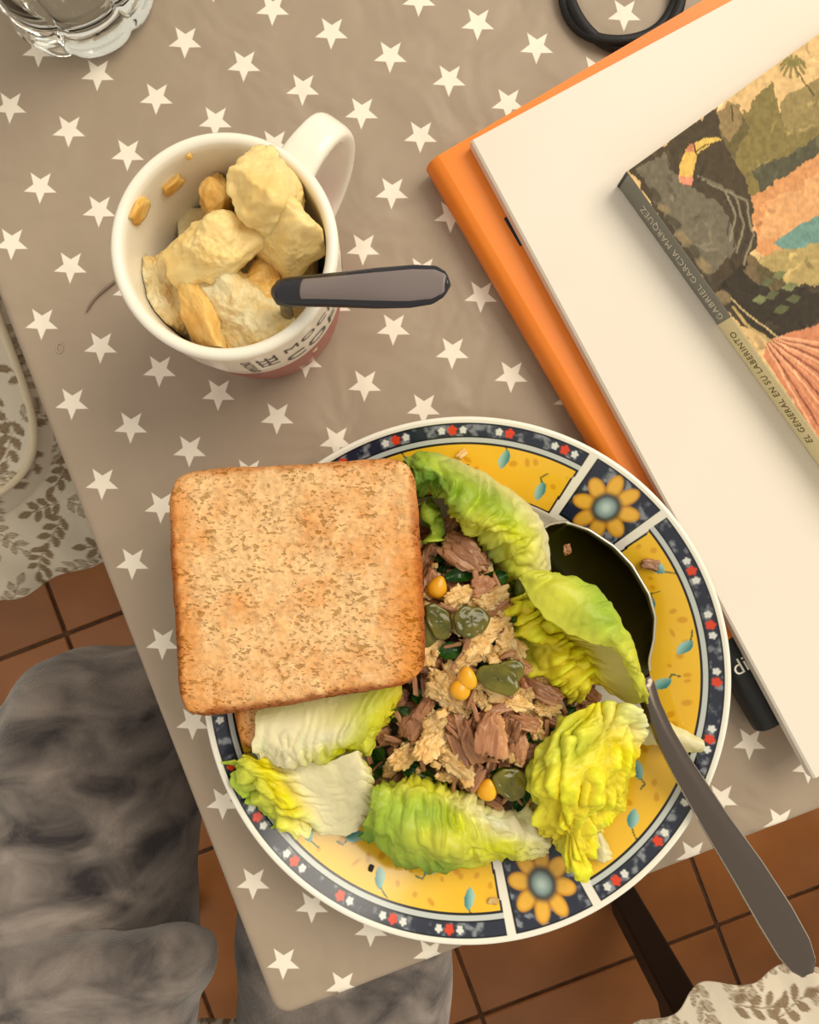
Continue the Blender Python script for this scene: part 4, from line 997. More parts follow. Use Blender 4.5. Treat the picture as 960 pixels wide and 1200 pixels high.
def food_mat(name, c1, c2, c3=None, nscale=90, rough=0.42, stretch=None, sss=0.25, bump=(300, 0.6, 0.001)):
    m = mat(name, C(*c1), rough, col2=C(*c2), nscale=nscale, bump=bump, sss=sss, stretch=stretch)
    nt = m.node_tree; b = nt.nodes['Principled BSDF']; src = b.inputs['Base Color'].links[0].from_socket
    oi = _n(nt, 'ShaderNodeObjectInfo'); hs = _n(nt, 'ShaderNodeHueSaturation'); mr = _n(nt, 'ShaderNodeMapRange'); mr.inputs['To Min'].default_value = 0.72; mr.inputs['To Max'].default_value = 1.18
    nt.links.new(oi.outputs['Random'], mr.inputs['Value']); nt.links.new(mr.outputs[0], hs.inputs['Value']); nt.links.new(src, hs.inputs['Color']); nt.links.new(hs.outputs[0], b.inputs['Base Color'])
    return m
M_TUNA = food_mat('tuna', (150, 100, 68), (198, 146, 104), rough=0.3, nscale=70, stretch=(0.12, 1, 1), bump=(420, 0.9, 0.0012))
M_EGG = food_mat('cooked_egg', (214, 170, 104), (240, 210, 154), rough=0.36, nscale=120, bump=(330, 0.8, 0.0014))
M_PICK = food_mat('pickle', (82, 80, 22), (112, 104, 34), nscale=140, rough=0.14, sss=0.15, bump=(200, 0.4, 0.0008))
M_CORN = food_mat('corn', (222, 156, 22), (238, 184, 48), nscale=60, rough=0.25, bump=(120, 0.2, 0.0005))
M_HERB = food_mat('green_leaf_bits', (24, 56, 16), (52, 96, 26), nscale=120, rough=0.22, sss=0.0)
TUNA = [lump(100 + k, s, 6, 0.16, 1.6, ICO4, fib=0.0011, spread=0.35, sharp=14, ragged=0.0016) for k, s in enumerate(((.0075, .0045, .0035), (.0060, .0035, .0030), (.0085, .0032, .0028), (.0055, .0050, .0035), (.0070, .0026, .0022), (.0045, .0034, .0026)))]
SHRED = [lump(120 + k, s, 4, 0.16, 2.4, ICO2, fib=0.0007, spread=0.3) for k, s in enumerate(((.0060, .0011, .0009), (.0045, .0014, .0009), (.0050, .0009, .0008)))]
EGG = [lump(140 + k, s, 3, 0.30, 1.7, ICO5, spread=0.35, sharp=5, crumbly=0.42, boxy=False) for k, s in enumerate(((.0075, .0050, .0034), (.0055, .0048, .0032), (.0090, .0042, .0030), (.0045, .0038, .0028), (.0032, .0028, .0022)))]
CRUMB = [lump(160 + k, s, 3, 0.35, 2.4, ICO2, spread=0.3, sharp=8) for k, s in enumerate(((.0022, .0017, .0014), (.0015, .0013, .0011)))]
for l_, m_ in ((TUNA, M_TUNA), (SHRED, M_TUNA), (EGG, M_EGG), (CRUMB, M_EGG)):
    for me_ in l_: me_.materials.append(m_)
def pickle_mesh(seed, a, b, t):
    th = np.linspace(0, 2 * PI, 48, endpoint=False); k = 1 + 0.06 * np.cos(3 * th + seed) + 0.03 * np.cos(7 * th)
    prof = [(0.01, t), (0.3, t * 1.02), (0.6, t * 1.0), (0.66, t * 0.86), (0.8, t), (0.94, t * 0.95), (1.0, t * 0.6), (1.0, -t * 0.6), (0.94, -t), (0.4, -t), (0.01, -t)]
    V = [np.stack([f * a * k * np.cos(th), f * b * k * np.sin(th), np.full(48, z) + 0.0002 * np.cos(5 * th + f * 9)], -1) for f, z in prof]
    me = mesh_np('pickle', np.array(V), grid_quads(len(prof), 48, True)); me.materials.append(M_PICK); return me
PICK = [pickle_mesh(k, a, b, 0.0013) for k, (a, b) in enumerate(((.0072, .0062), (.0062, .0074), (.0080, .0050)))]
def corn_mesh():
    V, Fc = ICO2; W = V.copy(); s = 1 - 0.32 * np.clip(W[:, 0], -1, 1); W[:, 1] *= s; W[:, 2] *= s; W *= np.array([.0046, .0038, .0028])
    me = mesh_np('corn', W, Fc); me.materials.append(M_CORN); return me
CORN = corn_mesh()
def herb_mesh(seed, L, W):
    u, v = np.meshgrid(np.linspace(-1, 1, 16), np.linspace(-1, 1, 12), indexing='ij')
    w = W * np.sqrt(np.clip(1 - u * u, 0.02, 1)); X = np.stack([u * L, v * w, 0.0025 * (v ** 2) + 0.0015 * np.sin(u * 2 + seed) + 0.0008 * fbm(u * 2 + seed, v * 2, seed=seed)], -1)
    me = mesh_np('herb', X, grid_quads(16, 12)); me.materials.append(M_HERB); return me
HERB = [herb_mesh(k, a, b) for k, (a, b) in enumerate(((.0065, .0035), (.0050, .0038), (.0080, .0030)))]
L_T = ('tuna_flake', 'pinkish brown tuna flake', 'tuna', 'tuna flakes in the salad')
L_S = ('tuna_shred', 'thin stringy shred of tuna', 'tuna', 'tuna shreds in the salad')
L_E = ('egg_piece', 'crumbly cream coloured egg piece', 'egg', 'egg pieces in the salad')
L_C = ('egg_crumb', 'tiny cream egg crumb', 'egg', 'egg crumbs in the salad')
L_P = ('pickle_slice', 'glossy olive green pickle slice in the salad', 'pickle', 'pickle slices in the salad')
L_K = ('corn_kernel', 'yellow corn kernel among the tuna', 'corn', 'corn kernels in the salad')
L_H = ('spinach_piece', 'dark green leaf scrap', 'greens', 'dark green scraps in the salad')
g = np.random.default_rng(12)
def where(px, py):
    if py < 690: return ' in the salad under the cupped lettuce leaf'
    if py > 880 and px < 600: return ' in the salad along the bottom green lettuce leaf'
    if px < 515 and py < 810: return ' in the salad along the side of the toast'
    if px < 500: return ' in the salad beside the white ribbed lettuce leaves'
    if px > 585 and py < 815: return ' in the salad beside the folded lettuce leaf'
    if px > 600: return ' in the salad beside the crumpled yellow lettuce leaf'
    if py > 820: return ' in the salad around the square tuna chunk'
    return ' in the salad around the pickle slices'
def piece(me, L, px, py, dh=0.0, rz=None, tilt=0.25, sc=1.0, h=None):
    hh = float(mound_h(px, py)) + 0.004 + dh if h is None else h
    rot = (g.uniform(-tilt, tilt), g.uniform(-tilt, tilt), g.uniform(0, 6.28) if rz is None else rz)
    return place(me, L[0], P(px, py, hh), rot, None, L[1] + where(px, py), L[2], L[3], sc)
def R_(d): return math.radians(d)
# pieces that can be told apart in the photograph
o = piece(TUNA[3], L_T, 576, 858, 0.010, R_(80), 0.12, (1.55, 1.25, 1.3)); o['label'] = 'thick square cut tuna chunk in the middle of the salad'
o = piece(TUNA[0], L_T, 549, 650, 0.010, R_(-35), 0.15, (1.35, 1.35, 0.9)); o['label'] = 'flat tan tuna slab under the cupped lettuce leaf'
for px, py, k, rz, sc in ((632, 808, 2, -20, 1.2), (605, 778, 0, -15, 1.0), (553, 868, 2, -60, 1.25), (538, 880, 4, -70, 1.3), (484, 845, 0, 65, 1.0), (497, 832, 1, 60, 1.0), (612, 845, 2, -15, .95), (618, 880, 1, 20, 1.0), (606, 872, 0, 75, .9), (546, 790, 3, 80, .9), (660, 800, 0, -30, 1.0), (690, 812, 1, -40, 1.0), (500, 655, 2, 70, 1.0), (500, 690, 2, 75, 1.1), (562, 655, 1, 30, .9), (555, 912, 5, 60, 1.2), (585, 830, 4, 10, 1.0), (650, 842, 5, -20, 1.0), (520, 620, 1, 45, 1.0), (568, 690, 3, 10, 1.0), (582, 712, 5, 40, 1.2)):
    piece(TUNA[k], L_T, px, py, 0.004, R_(rz), 0.3, sc)
for px, py, k, rz, sc in ((536, 700, 1, 20, 1.15), (522, 812, 0, -50, 1.15), (534, 800, 2, -60, .8), (507, 868, 0, 50, 1.2), (527, 888, 2, -35, 1.25), (478, 882, 0, 25, 1.1), (462, 895, 3, 40, 1.2), (497, 880, 1, 0, 1.0), (572, 738, 0, 10, 1.1), (560, 760, 1, 30, 1.15), (548, 775, 3, 0, 1.1), (592, 752, 3, 60, 1.2), (603, 770, 2, -60, .8), (600, 822, 2, -10, 1.0), (640, 830, 0, -20, .8), (570, 706, 0, 20, .95), (505, 760, 3, 70, 1.3), (510, 845, 1, 30, 1.0), (548, 905, 3, 80, 1.1), (645, 872, 3, 20, .8), (563, 820, 4, 0, 1.2), (537, 735, 4, 0, 1.2)):
    piece(EGG[k], L_E, px, py, 0.005, R_(rz), 0.3, sc * 0.86)
PL = iter(('round olive pickle slice beside the folded lettuce leaf', 'oval olive pickle slice beside the toast edge', 'largest pickle slice, just above the square tuna chunk', 'pickle slice next to the corn kernel by the bottom lettuce leaf', 'small pickle slice overlapped by the largest one', 'pickle slice half under the toast'))
for px, py, k, rz, sc in ((552, 728, 0, 10, 1.0), (514, 728, 2, -65, .95), (584, 796, 2, -20, 1.1), (598, 918, 1, 60, 1.0), (598, 788, 0, 30, .8), (498, 742, 0, 80, .8)):
    piece(PICK[k], L_P, px, py, 0.010, R_(rz), 0.22, sc)['label'] = next(PL)
KL = iter(('corn kernel beside the toast, above the oval pickle', 'upper corn kernel of the pair in the middle of the salad', 'corn kernel next to the pickle by the bottom lettuce leaf', 'lower corn kernel of the pair in the middle of the salad'))
for px, py, rz in ((513, 688, 70), (547, 795, 90), (571, 925, 80), (541, 806, 60)):
    piece(CORN, L_K, px, py, 0.008, R_(rz), 0.3, 1.05)['label'] = next(KL)
for px, py, k, rz, sc in ((527, 764, 1, 5, .9), (657, 834, 0, 20, .9), (612, 925, 2, 70, 1.1), (625, 905, 0, 60, 1.0), (440, 880, 1, 60, 1.0), (437, 905, 0, 30, 1.0), (488, 905, 2, -20, 1.0), (515, 650, 1, -40, 1.1), (540, 675, 2, 10, 1.0), (585, 905, 1, 30, 1.0), (596, 735, 0, 70, .9), (575, 680, 0, 20, 1.0), (470, 835, 1, 40, 1.0), (632, 862, 2, 10, .9)):
    piece(HERB[k], L_H, px, py, 0.004, R_(rz), 0.35, sc)
pts = []
tries = 0
while len(pts) < 215 and tries < 6000:
    tries += 1
    p = (g.uniform(430, 700), g.uniform(600, 950))
    if not poly_mask(np.array([p[0]]), np.array([p[1]]), REG)[0]: continue
    if any((p[0] - q[0]) ** 2 + (p[1] - q[1]) ** 2 < 10.5 ** 2 for q in pts): continue
    pts.append(p)
for i, (px, py) in enumerate(pts):
    r = g.uniform()
    if r < 0.36: piece(TUNA[g.integers(6)], L_T, px, py, g.uniform(-0.002, 0.003), None, 0.5, g.uniform(.6, .95))
    elif r < 0.50: piece(EGG[g.integers(5)], L_E, px, py, g.uniform(0, 0.004), None, 0.5, g.uniform(.6, .9))
    elif r < 0.76: piece(SHRED[g.integers(3)], L_S, px, py, g.uniform(0.003, 0.008), None, 0.3, g.uniform(.8, 1.1))
    elif r < 0.91: piece(CRUMB[g.integers(2)], L_C, px, py, g.uniform(0.004, 0.009), None, 0.5, g.uniform(.8, 1.2))
    else: piece(HERB[g.integers(3)], L_H, px, py, g.uniform(-0.001, 0.002), None, 0.5, g.uniform(.6, .9))

# ------------------------------------------------------------------ table spoon
def make_spoon():
    tip = np.array([622, 628.0]); d = np.array([0.616, 0.788])
    sta = [(0, 6), (4, 28), (12, 42), (37, 58), (70, 69), (100, 72), (139, 67), (165, 56), (185, 38), (200, 19), (213, 10)]
    ax = [tip + d * s for s, w in sta]; ww = [w for s, w in sta]
    hs = [.0240, .0243, .0250, .0265, .0275, .0280, .0285, .0288, .0290, .0292, .0295]; dep = [0, .2, .4, .75, 1, 1, .85, .55, .3, .12, 0]
    for (x_, y_), w, h in (((763, 826), 9, .0305), ((778, 860), 9.5, .0315), ((800, 900), 11.5, .032), ((838, 962), 14.5, .0325), ((875, 1018), 18, .0325), ((908, 1072), 20, .032), ((930, 1110), 19, .0315), ((941, 1130), 14, .0312), ((946, 1141), 5, .031)):
        ax.append(np.array([x_, y_], float)); ww.append(w); hs.append(h); dep.append(-0.035 if w < 16 else -0.045)
    ax = np.array(ax); K = len(ax); arc = np.r_[0, np.cumsum(np.linalg.norm(np.diff(ax, axis=0), axis=1))]
    n = 170; s = np.unique(np.r_[np.linspace(0, arc[-1], n), np.linspace(0, 14, 12), np.linspace(arc[-1] - 14, arc[-1], 10)]); n = len(s)
    # smooth interpolation through arc length
    def ip(v):
        v = np.asarray(v, float); f = np.interp(s, arc, v); 
        k = np.array([1, 2, 3, 2, 1.]); k /= k.sum(); fp = np.pad(f, 2, mode='edge'); return np.convolve(fp, k, 'valid')
    cx, cy, w, h, de = ip(ax[:, 0]), ip(ax[:, 1]), np.interp(s, arc, ww), ip(hs), ip(dep)
    tx, ty = np.gradient(cx), np.gradient(cy); L_ = np.hypot(tx, ty); tx /= L_; ty /= L_
    k = 36; vv = np.linspace(-1, 1, k); G = []
    for i in range(n):
        for v in vv:
            hh = h[i] - 0.0105 * de[i] * (1 - abs(v) ** 2.2) - 0.006 * max(v, 0) * max(de[i], 0) + 0.0012 * (1 - v * v) * (de[i] < 0)
            G.append((cx[i] - ty[i] * v * w[i], cy[i] + tx[i] * v * w[i], hh))
    S = Pa(np.array(G).reshape(n, k, 3))
    base = S.reshape(-1, 3).mean(0)
    root = empty('tablespoon', base); tag(root, 'large steel tablespoon resting across the plate rim', 'spoon')
    M_SP = mat('spoon_bowl_dark_reflection', C(66, 64, 48), 0.18, 1.0, bump=(60, 0.04, 0.0005))  # bowl steel: dark reflection of the room put into the base colour
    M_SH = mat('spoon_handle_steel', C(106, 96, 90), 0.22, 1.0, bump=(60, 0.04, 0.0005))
    cut = int(np.searchsorted(s, 212))
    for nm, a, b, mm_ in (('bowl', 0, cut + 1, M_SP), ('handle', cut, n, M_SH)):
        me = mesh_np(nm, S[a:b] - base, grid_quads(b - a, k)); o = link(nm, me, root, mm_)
        sd = o.modifiers.new('thickness', 'SOLIDIFY'); sd.thickness = 0.0013 if nm == 'bowl' else 0.0022; sd.offset = 0
        if nm == 'bowl':
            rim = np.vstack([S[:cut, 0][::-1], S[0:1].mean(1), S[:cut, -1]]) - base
            v, q = tube_np(rim, 0.0008, 8); link('rim', mesh_np('rim', v, q), o, mat('spoon_edge_highlight', C(206, 198, 184), 0.22, 1.0))  # added pale tube stands in for the highlight along the bowl edge
        if nm == 'handle':
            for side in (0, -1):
                v, q = tube_np(S[cut + 2:n - 3, side] - base, 0.0010, 8); link('edge', mesh_np('edge', v, q), o, bpy.data.materials['spoon_edge_highlight'])  # same pale tubes imitate bright glints along the handle sides
            bv = o.modifiers.new('edge', 'BEVEL'); bv.width = 0.0009; bv.segments = 2; bv.limit_method = 'ANGLE'; bv.angle_limit = 1.0
make_spoon()

# crumbs on the rim, on the spoon and on the cloth
def crumb(px, py, h, size, seed, lab, m=None):
    place(lump(seed, size, 3, 0.25, 2.2, ICO3, spread=0.3), 'crumb', P(px, py, h), (0.1, 0.1, seed), m or M_TUNA, lab, 'crumb', None)
crumb(763, 662, plate_h(763, 662) + 0.0008, (.0042, .0024, .0016), 3, 'pale tuna crumb lying on the yellow plate rim')
crumb(665, 643, 0.0205, (.0024, .0020, .0014), 5, 'small pink tuna crumb in the spoon bowl')
crumb(541, 533, plate_h(541, 533) + 0.0008, (.0026, .0017, .0012), 7, 'beige crumb on the yellow rim above the cupped leaf', M_EGG)
crumb(435, 1018, plate_h(435, 1018) + 0.0008, (.0011, .0015, .0007), 9, 'dark speck on the yellow rim below the green leaf', M_BLACKPRINT)
crumb(578, 1056, plate_h(578, 1056) + 0.0008, (.0016, .0022, .0009), 11, 'small yellow crumb on the white gap of the plate rim', M_EGG)
# thin thread beside the mug
tp = cr_mat(5, 40) @ Pa([(101, 366, .0006), (106, 357, .0006), (114, 347, .0008), (124, 338, .0010), (134, 330, .0010)])
v_, q_ = tube_np(tp, np.interp(np.linspace(0, 1, 40), [0, .2, 1], [.0003, .0006, .0007]), 10)
tag(link('thread', mesh_np('thread', v_, q_), None, mat('grey_thread', C(132, 112, 96), 0.4)), 'short grey brown thread lying beside the mug on the cloth', 'thread')
v_, q_ = tube_np(np.array([P(70 + 5.5 * math.cos(a) * .6 + 3 * math.sin(a) * .5, 408 + 5.5 * math.sin(a) * -1.0 + 2 * math.cos(a), .0003) for a in np.linspace(0, 2 * PI, 30, endpoint=False)]), 0.00022, 8, True)
tag(link('dried_drip', mesh_np('dried_drip', v_, q_), None, mat('drip', C(176, 160, 142), 0.2)), 'small dried drip ring on the cloth near its edge', 'stain')

# ------------------------------------------------------------------ chairs with printed cushions
def sprig_canvas(N, ext, ground, leafc, seed, dens=1.0):
    """leaf sprigs printed on cloth; returns sampler over [-ext, ext]^2 metres"""
    xs = np.linspace(-ext, ext, N); X, Y = np.meshgrid(xs, xs, indexing='ij'); Wt = np.zeros((N, N)); Wl = np.zeros((N, N))
    g_ = np.random.default_rng(seed); step = 2 * ext / N
    def leaf(cx, cy, a, L, W, solid):
        r = int(L / step) + 2; i0 = int((cx + ext) / step); j0 = int((cy + ext) / step)
        sl = (slice(max(i0 - r, 0), max(min(i0 + r, N), 0)), slice(max(j0 - r, 0), max(min(j0 + r, N), 0)))
        if Wt[sl].size == 0: return
        dx = X[sl] - cx; dy = Y[sl] - cy; u = dx * math.cos(a) + dy * math.sin(a); v = -dx * math.sin(a) + dy * math.cos(a)
        t = u / (L / 2); w = W / 2 * np.clip(1 - t * t, 0, 1); q = np.abs(v) - w
        ins = (q < 0) & (np.abs(t) < 1); edge = ins & (q > -0.0007)
        Wt[sl] = np.maximum(Wt[sl], np.where(ins, 0.85 if solid else 0.42, 0)); Wt[sl] = np.maximum(Wt[sl], edge * 1.0)
        Wt[sl] = np.where(ins & (np.abs(v) < 0.0003), 0.9, Wt[sl])
    cells = int(2 * ext / 0.031)
    for i in range(cells + 1):
        for j in range(cells + 1):
            cx = -ext + (i + 0.5 * (j % 2)) * 0.031 + g_.uniform(-.008, .008); cy = -ext + j * 0.031 + g_.uniform(-.008, .008); a = g_.uniform(0, 6.28)
            x_, y_ = cx - 0.016 * math.cos(a), cy - 0.016 * math.sin(a); solid = g_.uniform() < 0.45; bend = g_.uniform(-8, 8)
            for k in range(3):
                for sgn in (-1, 1):
                    b = a + sgn * 0.75; leaf(x_ + 0.0072 * math.cos(b), y_ + 0.0072 * math.sin(b), b, 0.0118, 0.0060, solid)
                nx_, ny_ = x_ + 0.0105 * math.cos(a), y_ + 0.0085 * math.sin(a)
                m = 0.006
                i0, i1 = int((min(x_, nx_) - m + ext) / step), int((max(x_, nx_) + m + ext) / step); j0, j1 = int((min(y_, ny_) - m + ext) / step), int((max(y_, ny_) + m + ext) / step)
                sl = (slice(max(i0, 0), max(i1, 0)), slice(max(j0, 0), max(j1, 0)))
                if Wt[sl].size: Wt[sl] = np.maximum(Wt[sl], (line_dist(X[sl], Y[sl], [(x_, y_), (nx_, ny_)]) < 0.0005) * 0.9)
                x_, y_ = nx_, ny_; a += bend * 0.012
            leaf(x_ + .006 * math.cos(a), y_ + .006 * math.sin(a), a, 0.0125, 0.006, solid)
    gcol = lin(ground); lc = lin(leafc)
    def sample(u, v):
        i = np.clip(((u + ext) / step), 0, N - 1.01); j = np.clip(((v + ext) / step), 0, N - 1.01)
        i0, j0 = i.astype(int), j.astype(int); fi, fj = i - i0, j - j0; i1, j1 = np.minimum(i0 + 1, N - 1), np.minimum(j0 + 1, N - 1)
        w = Wt[i0, j0] * (1 - fi) * (1 - fj) + Wt[i1, j0] * fi * (1 - fj) + Wt[i0, j1] * (1 - fi) * fj + Wt[i1, j1] * fi * fj
        return gcol + (lc - gcol) * w[..., None]
    return sample
def squircle(th, p=5.0):
    c, s = np.cos(th), np.sin(th); k = (np.abs(c) ** p + np.abs(s) ** p) ** (-1 / p); return c * k, s * k
PRINT = sprig_canvas(1100, 0.36, (230, 218, 198), (132, 108, 78), 4)
M_PRINT = vmat('leaf_print_fabric', 0.85, bump=(900, 0.25, 0.0006), spec=0.15)
M_PIPE = mat('cream_piping', C(222, 206, 176), 0.8)
def frilled_cushion_mesh():
    nth = 1400; th = np.linspace(0, 2 * PI, nth, endpoint=False); cu, su = squircle(th)
    a = 0.205; V = []; Cc = []
    rows = [(f, 0) for f in np.linspace(0.004, 0.58, 8)] + [(f, 0) for f in np.linspace(0.6, 0.9, 50)] + [(0.9 + 0.1 * f, 1) for f in np.linspace(0.1, 1, 10)] + [(f, 2) for f in np.linspace(0.03, 1, 75)]
    for f, k in rows:
        if k == 0: r = a * f; z = 0.038 + 0.004 * (1 - f * f); arc = r
        elif k == 1:
            t = (f - 0.9) / 0.1; r = a * (0.9 + 0.1 * math.sin(t * PI / 2)); z = 0.0388 - 0.022 * (1 - math.cos(t * PI / 2)); arc = a * 0.9 + t * 0.03
        else:
            wave = np.sin(th * 34 + 1.5 * np.sin(th * 5)) + 0.4 * np.sin(th * 13)
            r = a + 0.058 * f + 0.0036 * f * wave; z = 0.0168 - 0.040 * f ** 1.25 + 0.004 * f * np.cos(th * 34); arc = a * 0.9 + 0.03 + 0.07 * f
        x_ = cu * r; y_ = su * r; wr = 0.0035 * fbm(x_ * 28, y_ * 28, seed=71)
        V.append(np.stack([x_, y_, z + wr + 0 * th], -1)); Cc.append(PRINT(cu * arc, su * arc))
    me = mesh_np('cushion', np.array(V), grid_quads(len(rows), nth, True), np.array(Cc)); me.materials.append(M_PRINT); return me
def pad_mesh():
    nth = 900; th = np.linspace(0, 2 * PI, nth, endpoint=False); cu, su = squircle(th, 7); V = []; Cc = []
    rows = [(f, 0.032 - 0.012 * f ** 3) for f in np.r_[np.linspace(0.004, 0.48, 8), np.linspace(0.5, 1.0, 80)]] + [(0.995, 0.010), (0.985, 0.004), (0.95, 0.0), (0.5, 0.0), (0.01, 0.0)]
    for f, z in rows:
        x_ = cu * 0.182 * f; y_ = su * 0.182 * f; V.append(np.stack([x_, y_, z + 0.002 * fbm(x_ * 20, y_ * 20, seed=75) + 0 * th], -1)); Cc.append(PRINT(x_ + 0.03, y_ - 0.05))
    me = mesh_np('pad', np.array(V), grid_quads(len(rows), nth, True), np.array(Cc)); me.materials.append(M_PRINT)
    pts = np.stack([cu * 0.1835, su * 0.1835, 0.0195 + 0.0 * th], -1); v, q = tube_np(pts[::2], 0.0028, 10, True)
    pm = mesh_np('piping', v, q); pm.materials.append(M_PIPE); return me, pm
CUSH = frilled_cushion_mesh(); PAD, PIPE = pad_mesh()
SEAT = 0.435
leg2 = bm_mesh('leg', box_bm(0.036, 0.036, SEAT - 0.02, (0, 0, (SEAT - 0.02) / 2), 0.003, 2)); leg2.materials.append(M_DARKWOOD)
post = bm_mesh('back_post', box_bm(0.036, 0.03, 0.50, (0, 0, 0.25), 0.003, 2)); post.materials.append(M_DARKWOOD)
seat_me = bm_mesh('seat', box_bm(0.40, 0.40, 0.02, (0, 0, -0.01), 0.006, 2)); seat_me.materials.append(M_DARKWOOD)
rail_me = bm_mesh('back_rail', box_bm(0.335, 0.018, 0.06, (0, 0, 0), 0.004, 2)); rail_me.materials.append(M_DARKWOOD)
strt_me = bm_mesh('stretcher', box_bm(0.018, 0.30, 0.022, (0, 0, 0), 0.003, 1)); strt_me.materials.append(M_DARKWOOD)
def make_chair(loc, rz, lab_chair, lab_cush, pad_label=None, cs=1.0):
    # local +y faces the table, the back is at -y
    r = empty('dining_chair', (loc[0], loc[1], 0), rz); tag(r, lab_chair, 'chair', 'chairs around the table')
    o = link('seat', seat_me, r); o.location = (0, 0, SEAT)
    for sx in (-1, 1):
        for sy in (-1, 1):
            o = link('leg', leg2, r); o.location = (sx * 0.165, sy * 0.165, 0)
        o = link('back_post', post, r); o.location = (sx * 0.165, -0.18, SEAT)
        o = link('stretcher', strt_me, r); o.location = (sx * 0.165, 0, 0.16)
    for z in (0.18, 0.32, 0.46):
        o = link('back_rail', rail_me, r); o.location = (0, -0.18, SEAT + z)
    c = link('seat_cushion', CUSH, None); c.location = (loc[0], loc[1], SEAT + 0.0035); c.rotation_euler = (0, 0, rz); c.scale = (cs, cs, 1)
    sd = c.modifiers.new('thickness', 'SOLIDIFY'); sd.thickness = 0.0015; sd.offset = 0
    tag(c, lab_cush, 'cushion', 'frilled cushions on the chairs')
    if pad_label:
        p = link('seat_pad', PAD, None); p.location = (loc[0] + 0.020 * E1.x - 0.012 * E2.x, loc[1] + 0.020 * E1.y - 0.012 * E2.y, SEAT + 0.0505); p.rotation_euler = (0, 0, rz)
        tag(p, pad_label, 'cushion'); link('piping', PIPE, p)
make_chair((-0.523, 0.137), ANG - PI / 2, 'dark wooden chair pushed under the table side, carrying the piped pad', 'frilled leaf print cushion beneath the piped seat pad', 'leaf print seat pad with cream piping around its edge')
make_chair((0.490, -0.668), math.radians(11), 'dark wooden chair standing empty off the table end, its leg on the tiles', 'frilled white and brown leaf print cushion on the empty chair', cs=1.14)

# ------------------------------------------------------------------ seated person (only the lap and legs are near the frame)
def plush_mat():
    m, nt, b = new_mat('grey_plush'); L = nt.links.new; b.inputs['Roughness'].default_value = 0.9; b.inputs['Specular IOR Level'].default_value = 0.1
    b.inputs['Sheen Weight'].default_value = 0.35; b.inputs['Sheen Roughness'].default_value = 0.5
    tc = _n(nt, 'ShaderNodeTexCoord'); mp = _n(nt, 'ShaderNodeMapping'); mp.inputs['Rotation'].default_value = (0, 0, 0.6); mp.inputs['Scale'].default_value = (1, 2.0, 1); L(tc.outputs['Object'], mp.inputs[0])
    n1 = _n(nt, 'ShaderNodeTexNoise'); n1.inputs['Scale'].default_value = 22; n1.inputs['Detail'].default_value = 6; n1.inputs['Distortion'].default_value = 0.5; L(mp.outputs[0], n1.inputs['Vector'])
    cr = _n(nt, 'ShaderNodeValToRGB'); e = cr.color_ramp.elements; e[0].position = 0.32; e[0].color = (*C(58, 53, 55), 1); e[1].position = 0.70; e[1].color = (*C(158, 146, 138), 1)
    L(n1.outputs['Fac'], cr.inputs[0]); L(cr.outputs[0], b.inputs['Base Color'])
    n2 = _n(nt, 'ShaderNodeTexNoise'); n2.inputs['Scale'].default_value = 500; n2.inputs['Detail'].default_value = 3; L(tc.outputs['Object'], n2.inputs['Vector'])
    bp = _n(nt, 'ShaderNodeBump'); bp.inputs['Strength'].default_value = 0.5; bp.inputs['Distance'].default_value = 0.002; L(n2.outputs['Fac'], bp.inputs['Height']); L(bp.outputs[0], b.inputs['Normal'])
    return m
M_PLUSH = plush_mat()
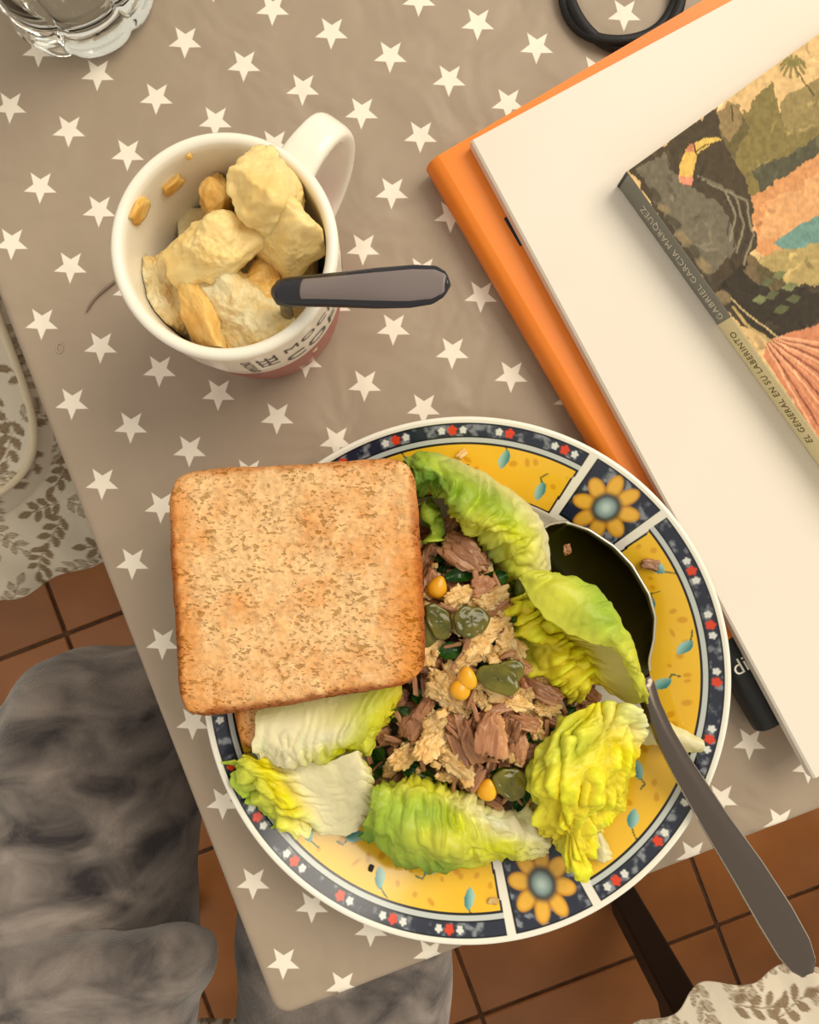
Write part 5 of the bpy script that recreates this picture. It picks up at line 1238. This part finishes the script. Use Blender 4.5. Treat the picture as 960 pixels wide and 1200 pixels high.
def make_person():
    # joints: seated on a chair outside the frame, knees under and beside the table corner
    J = [((-0.14, -0.66, 0.625), .135), ((-0.14, -0.68, 0.80), .130),
         ((-0.225, -0.62, 0.590), .098), ((-0.232, -0.46, 0.580), .094), ((-0.240, -0.32, 0.565), .100), ((-0.244, -0.21, 0.545), .102), ((-0.236, -0.170, 0.505), .092), ((-0.198, -0.165, 0.36), .060), ((-0.20, -0.18, 0.12), .042), ((-0.20, -0.16, 0.052), .044), ((-0.20, -0.05, 0.042), .038),
         ((-0.055, -0.62, 0.590), .098), ((-0.048, -0.46, 0.578), .088), ((-0.045, -0.32, 0.556), .080), ((-0.04, -0.20, 0.552), .074), ((-0.04, -0.15, 0.520), .068), ((-0.04, -0.165, 0.36), .058), ((-0.04, -0.18, 0.12), .042), ((-0.04, -0.16, 0.052), .044), ((-0.04, -0.05, 0.042), .038)]
    E = [(0, 1), (0, 2)] + [(i, i + 1) for i in range(2, 10)] + [(0, 11)] + [(i, i + 1) for i in range(11, 19)]
    me = bpy.data.meshes.new('person'); me.from_pydata([j[0] for j in J], E, [])
    o = bpy.data.objects.new('person_tmp', me); COL.objects.link(o)
    sk = o.modifiers.new('skin', 'SKIN'); sk.use_smooth_shade = True
    for i, d in enumerate(me.skin_vertices[0].data): d.radius = (J[i][1], J[i][1]); d.use_root = (i == 0)
    sb = o.modifiers.new('sub', 'SUBSURF'); sb.levels = 4; sb.render_levels = 4
    dg = bpy.context.evaluated_depsgraph_get(); m2 = bpy.data.meshes.new_from_object(o.evaluated_get(dg)); bpy.data.objects.remove(o)
    n = len(m2.vertices); co = np.zeros(n * 3); m2.vertices.foreach_get('co', co); co = co.reshape(-1, 3)
    nr = np.array([v.normal[:] for v in m2.vertices])
    x_, y_, z_ = co.T
    fold = 0.010 * fbm(x_ * 9 + 3, y_ * 14, z_ * 9, 81, 3) + 0.006 * np.sin((y_ * 0.8 + x_ * 0.9) * 70 + 3 * fbm(x_ * 12, y_ * 12, z_ * 12, 83, 2)) * sstep(-0.32, -0.12, y_) * (z_ > 0.3)
    co = co + nr * (fold * (z_ > 0.1))[:, None]
    co[:, 2] = np.maximum(co[:, 2], 0.001)
    m2.vertices.foreach_set('co', co.ravel()); m2.materials.clear(); m2.name = 'person'; smooth(m2)
    me = m2; base = Vector((-0.13, -0.45, 0.0)); me.transform(Matrix.Translation(-base))
    p = link('person', me, None, M_PLUSH); p.location = base
    tag(p, 'seated person in mottled grey plush loungewear, lap at the table corner', 'person')
    # robe hem folded over the thigh
    rails = [
        rl([(-160, 1110), (-60, 1098), (40, 1106), (140, 1100), (205, 1092), (230, 1100)], [-.14, -.125, -.118, -.112, -.112, -.125]),
        rl([(-160, 1130), (-60, 1116), (40, 1124), (140, 1116), (208, 1104), (242, 1108)], [-.12, -.100, -.092, -.088, -.090, -.110]),
        rl([(-160, 1180), (-60, 1165), (40, 1168), (140, 1160), (204, 1138), (240, 1132)], [-.105, -.085, -.078, -.076, -.080, -.105]),
        rl([(-160, 1250), (-60, 1235), (40, 1235), (130, 1225), (190, 1190), (220, 1170)], [-.100, -.080, -.074, -.074, -.082, -.110]),
        rl([(-160, 1380), (-60, 1370), (40, 1360), (130, 1340), (190, 1280), (214, 1230)], [-.100, -.080, -.074, -.074, -.085, -.115]),
        rl([(-160, 1560), (-60, 1560), (40, 1550), (130, 1500), (190, 1420), (216, 1330)], [-.100, -.075, -.070, -.074, -.090, -.120])]
    S = rails_surface(Pa(np.array(rails)), 120, 110); nn = normals(S)
    S = S + nn * (0.006 * fbm(S[..., 0] * 30, S[..., 1] * 30, seed=91, o=3))[..., None]
    me = mesh_np('robe', S - np.array(base), grid_quads(110, 120)); r = link('robe', me, p, M_PLUSH)
    sd = r.modifiers.new('thickness', 'SOLIDIFY'); sd.thickness = 0.012; sd.offset = 0
make_person()
make_chair((-0.14, -0.70), math.radians(2), 'dark wooden chair underneath the seated person', 'frilled leaf print cushion underneath the seated person')
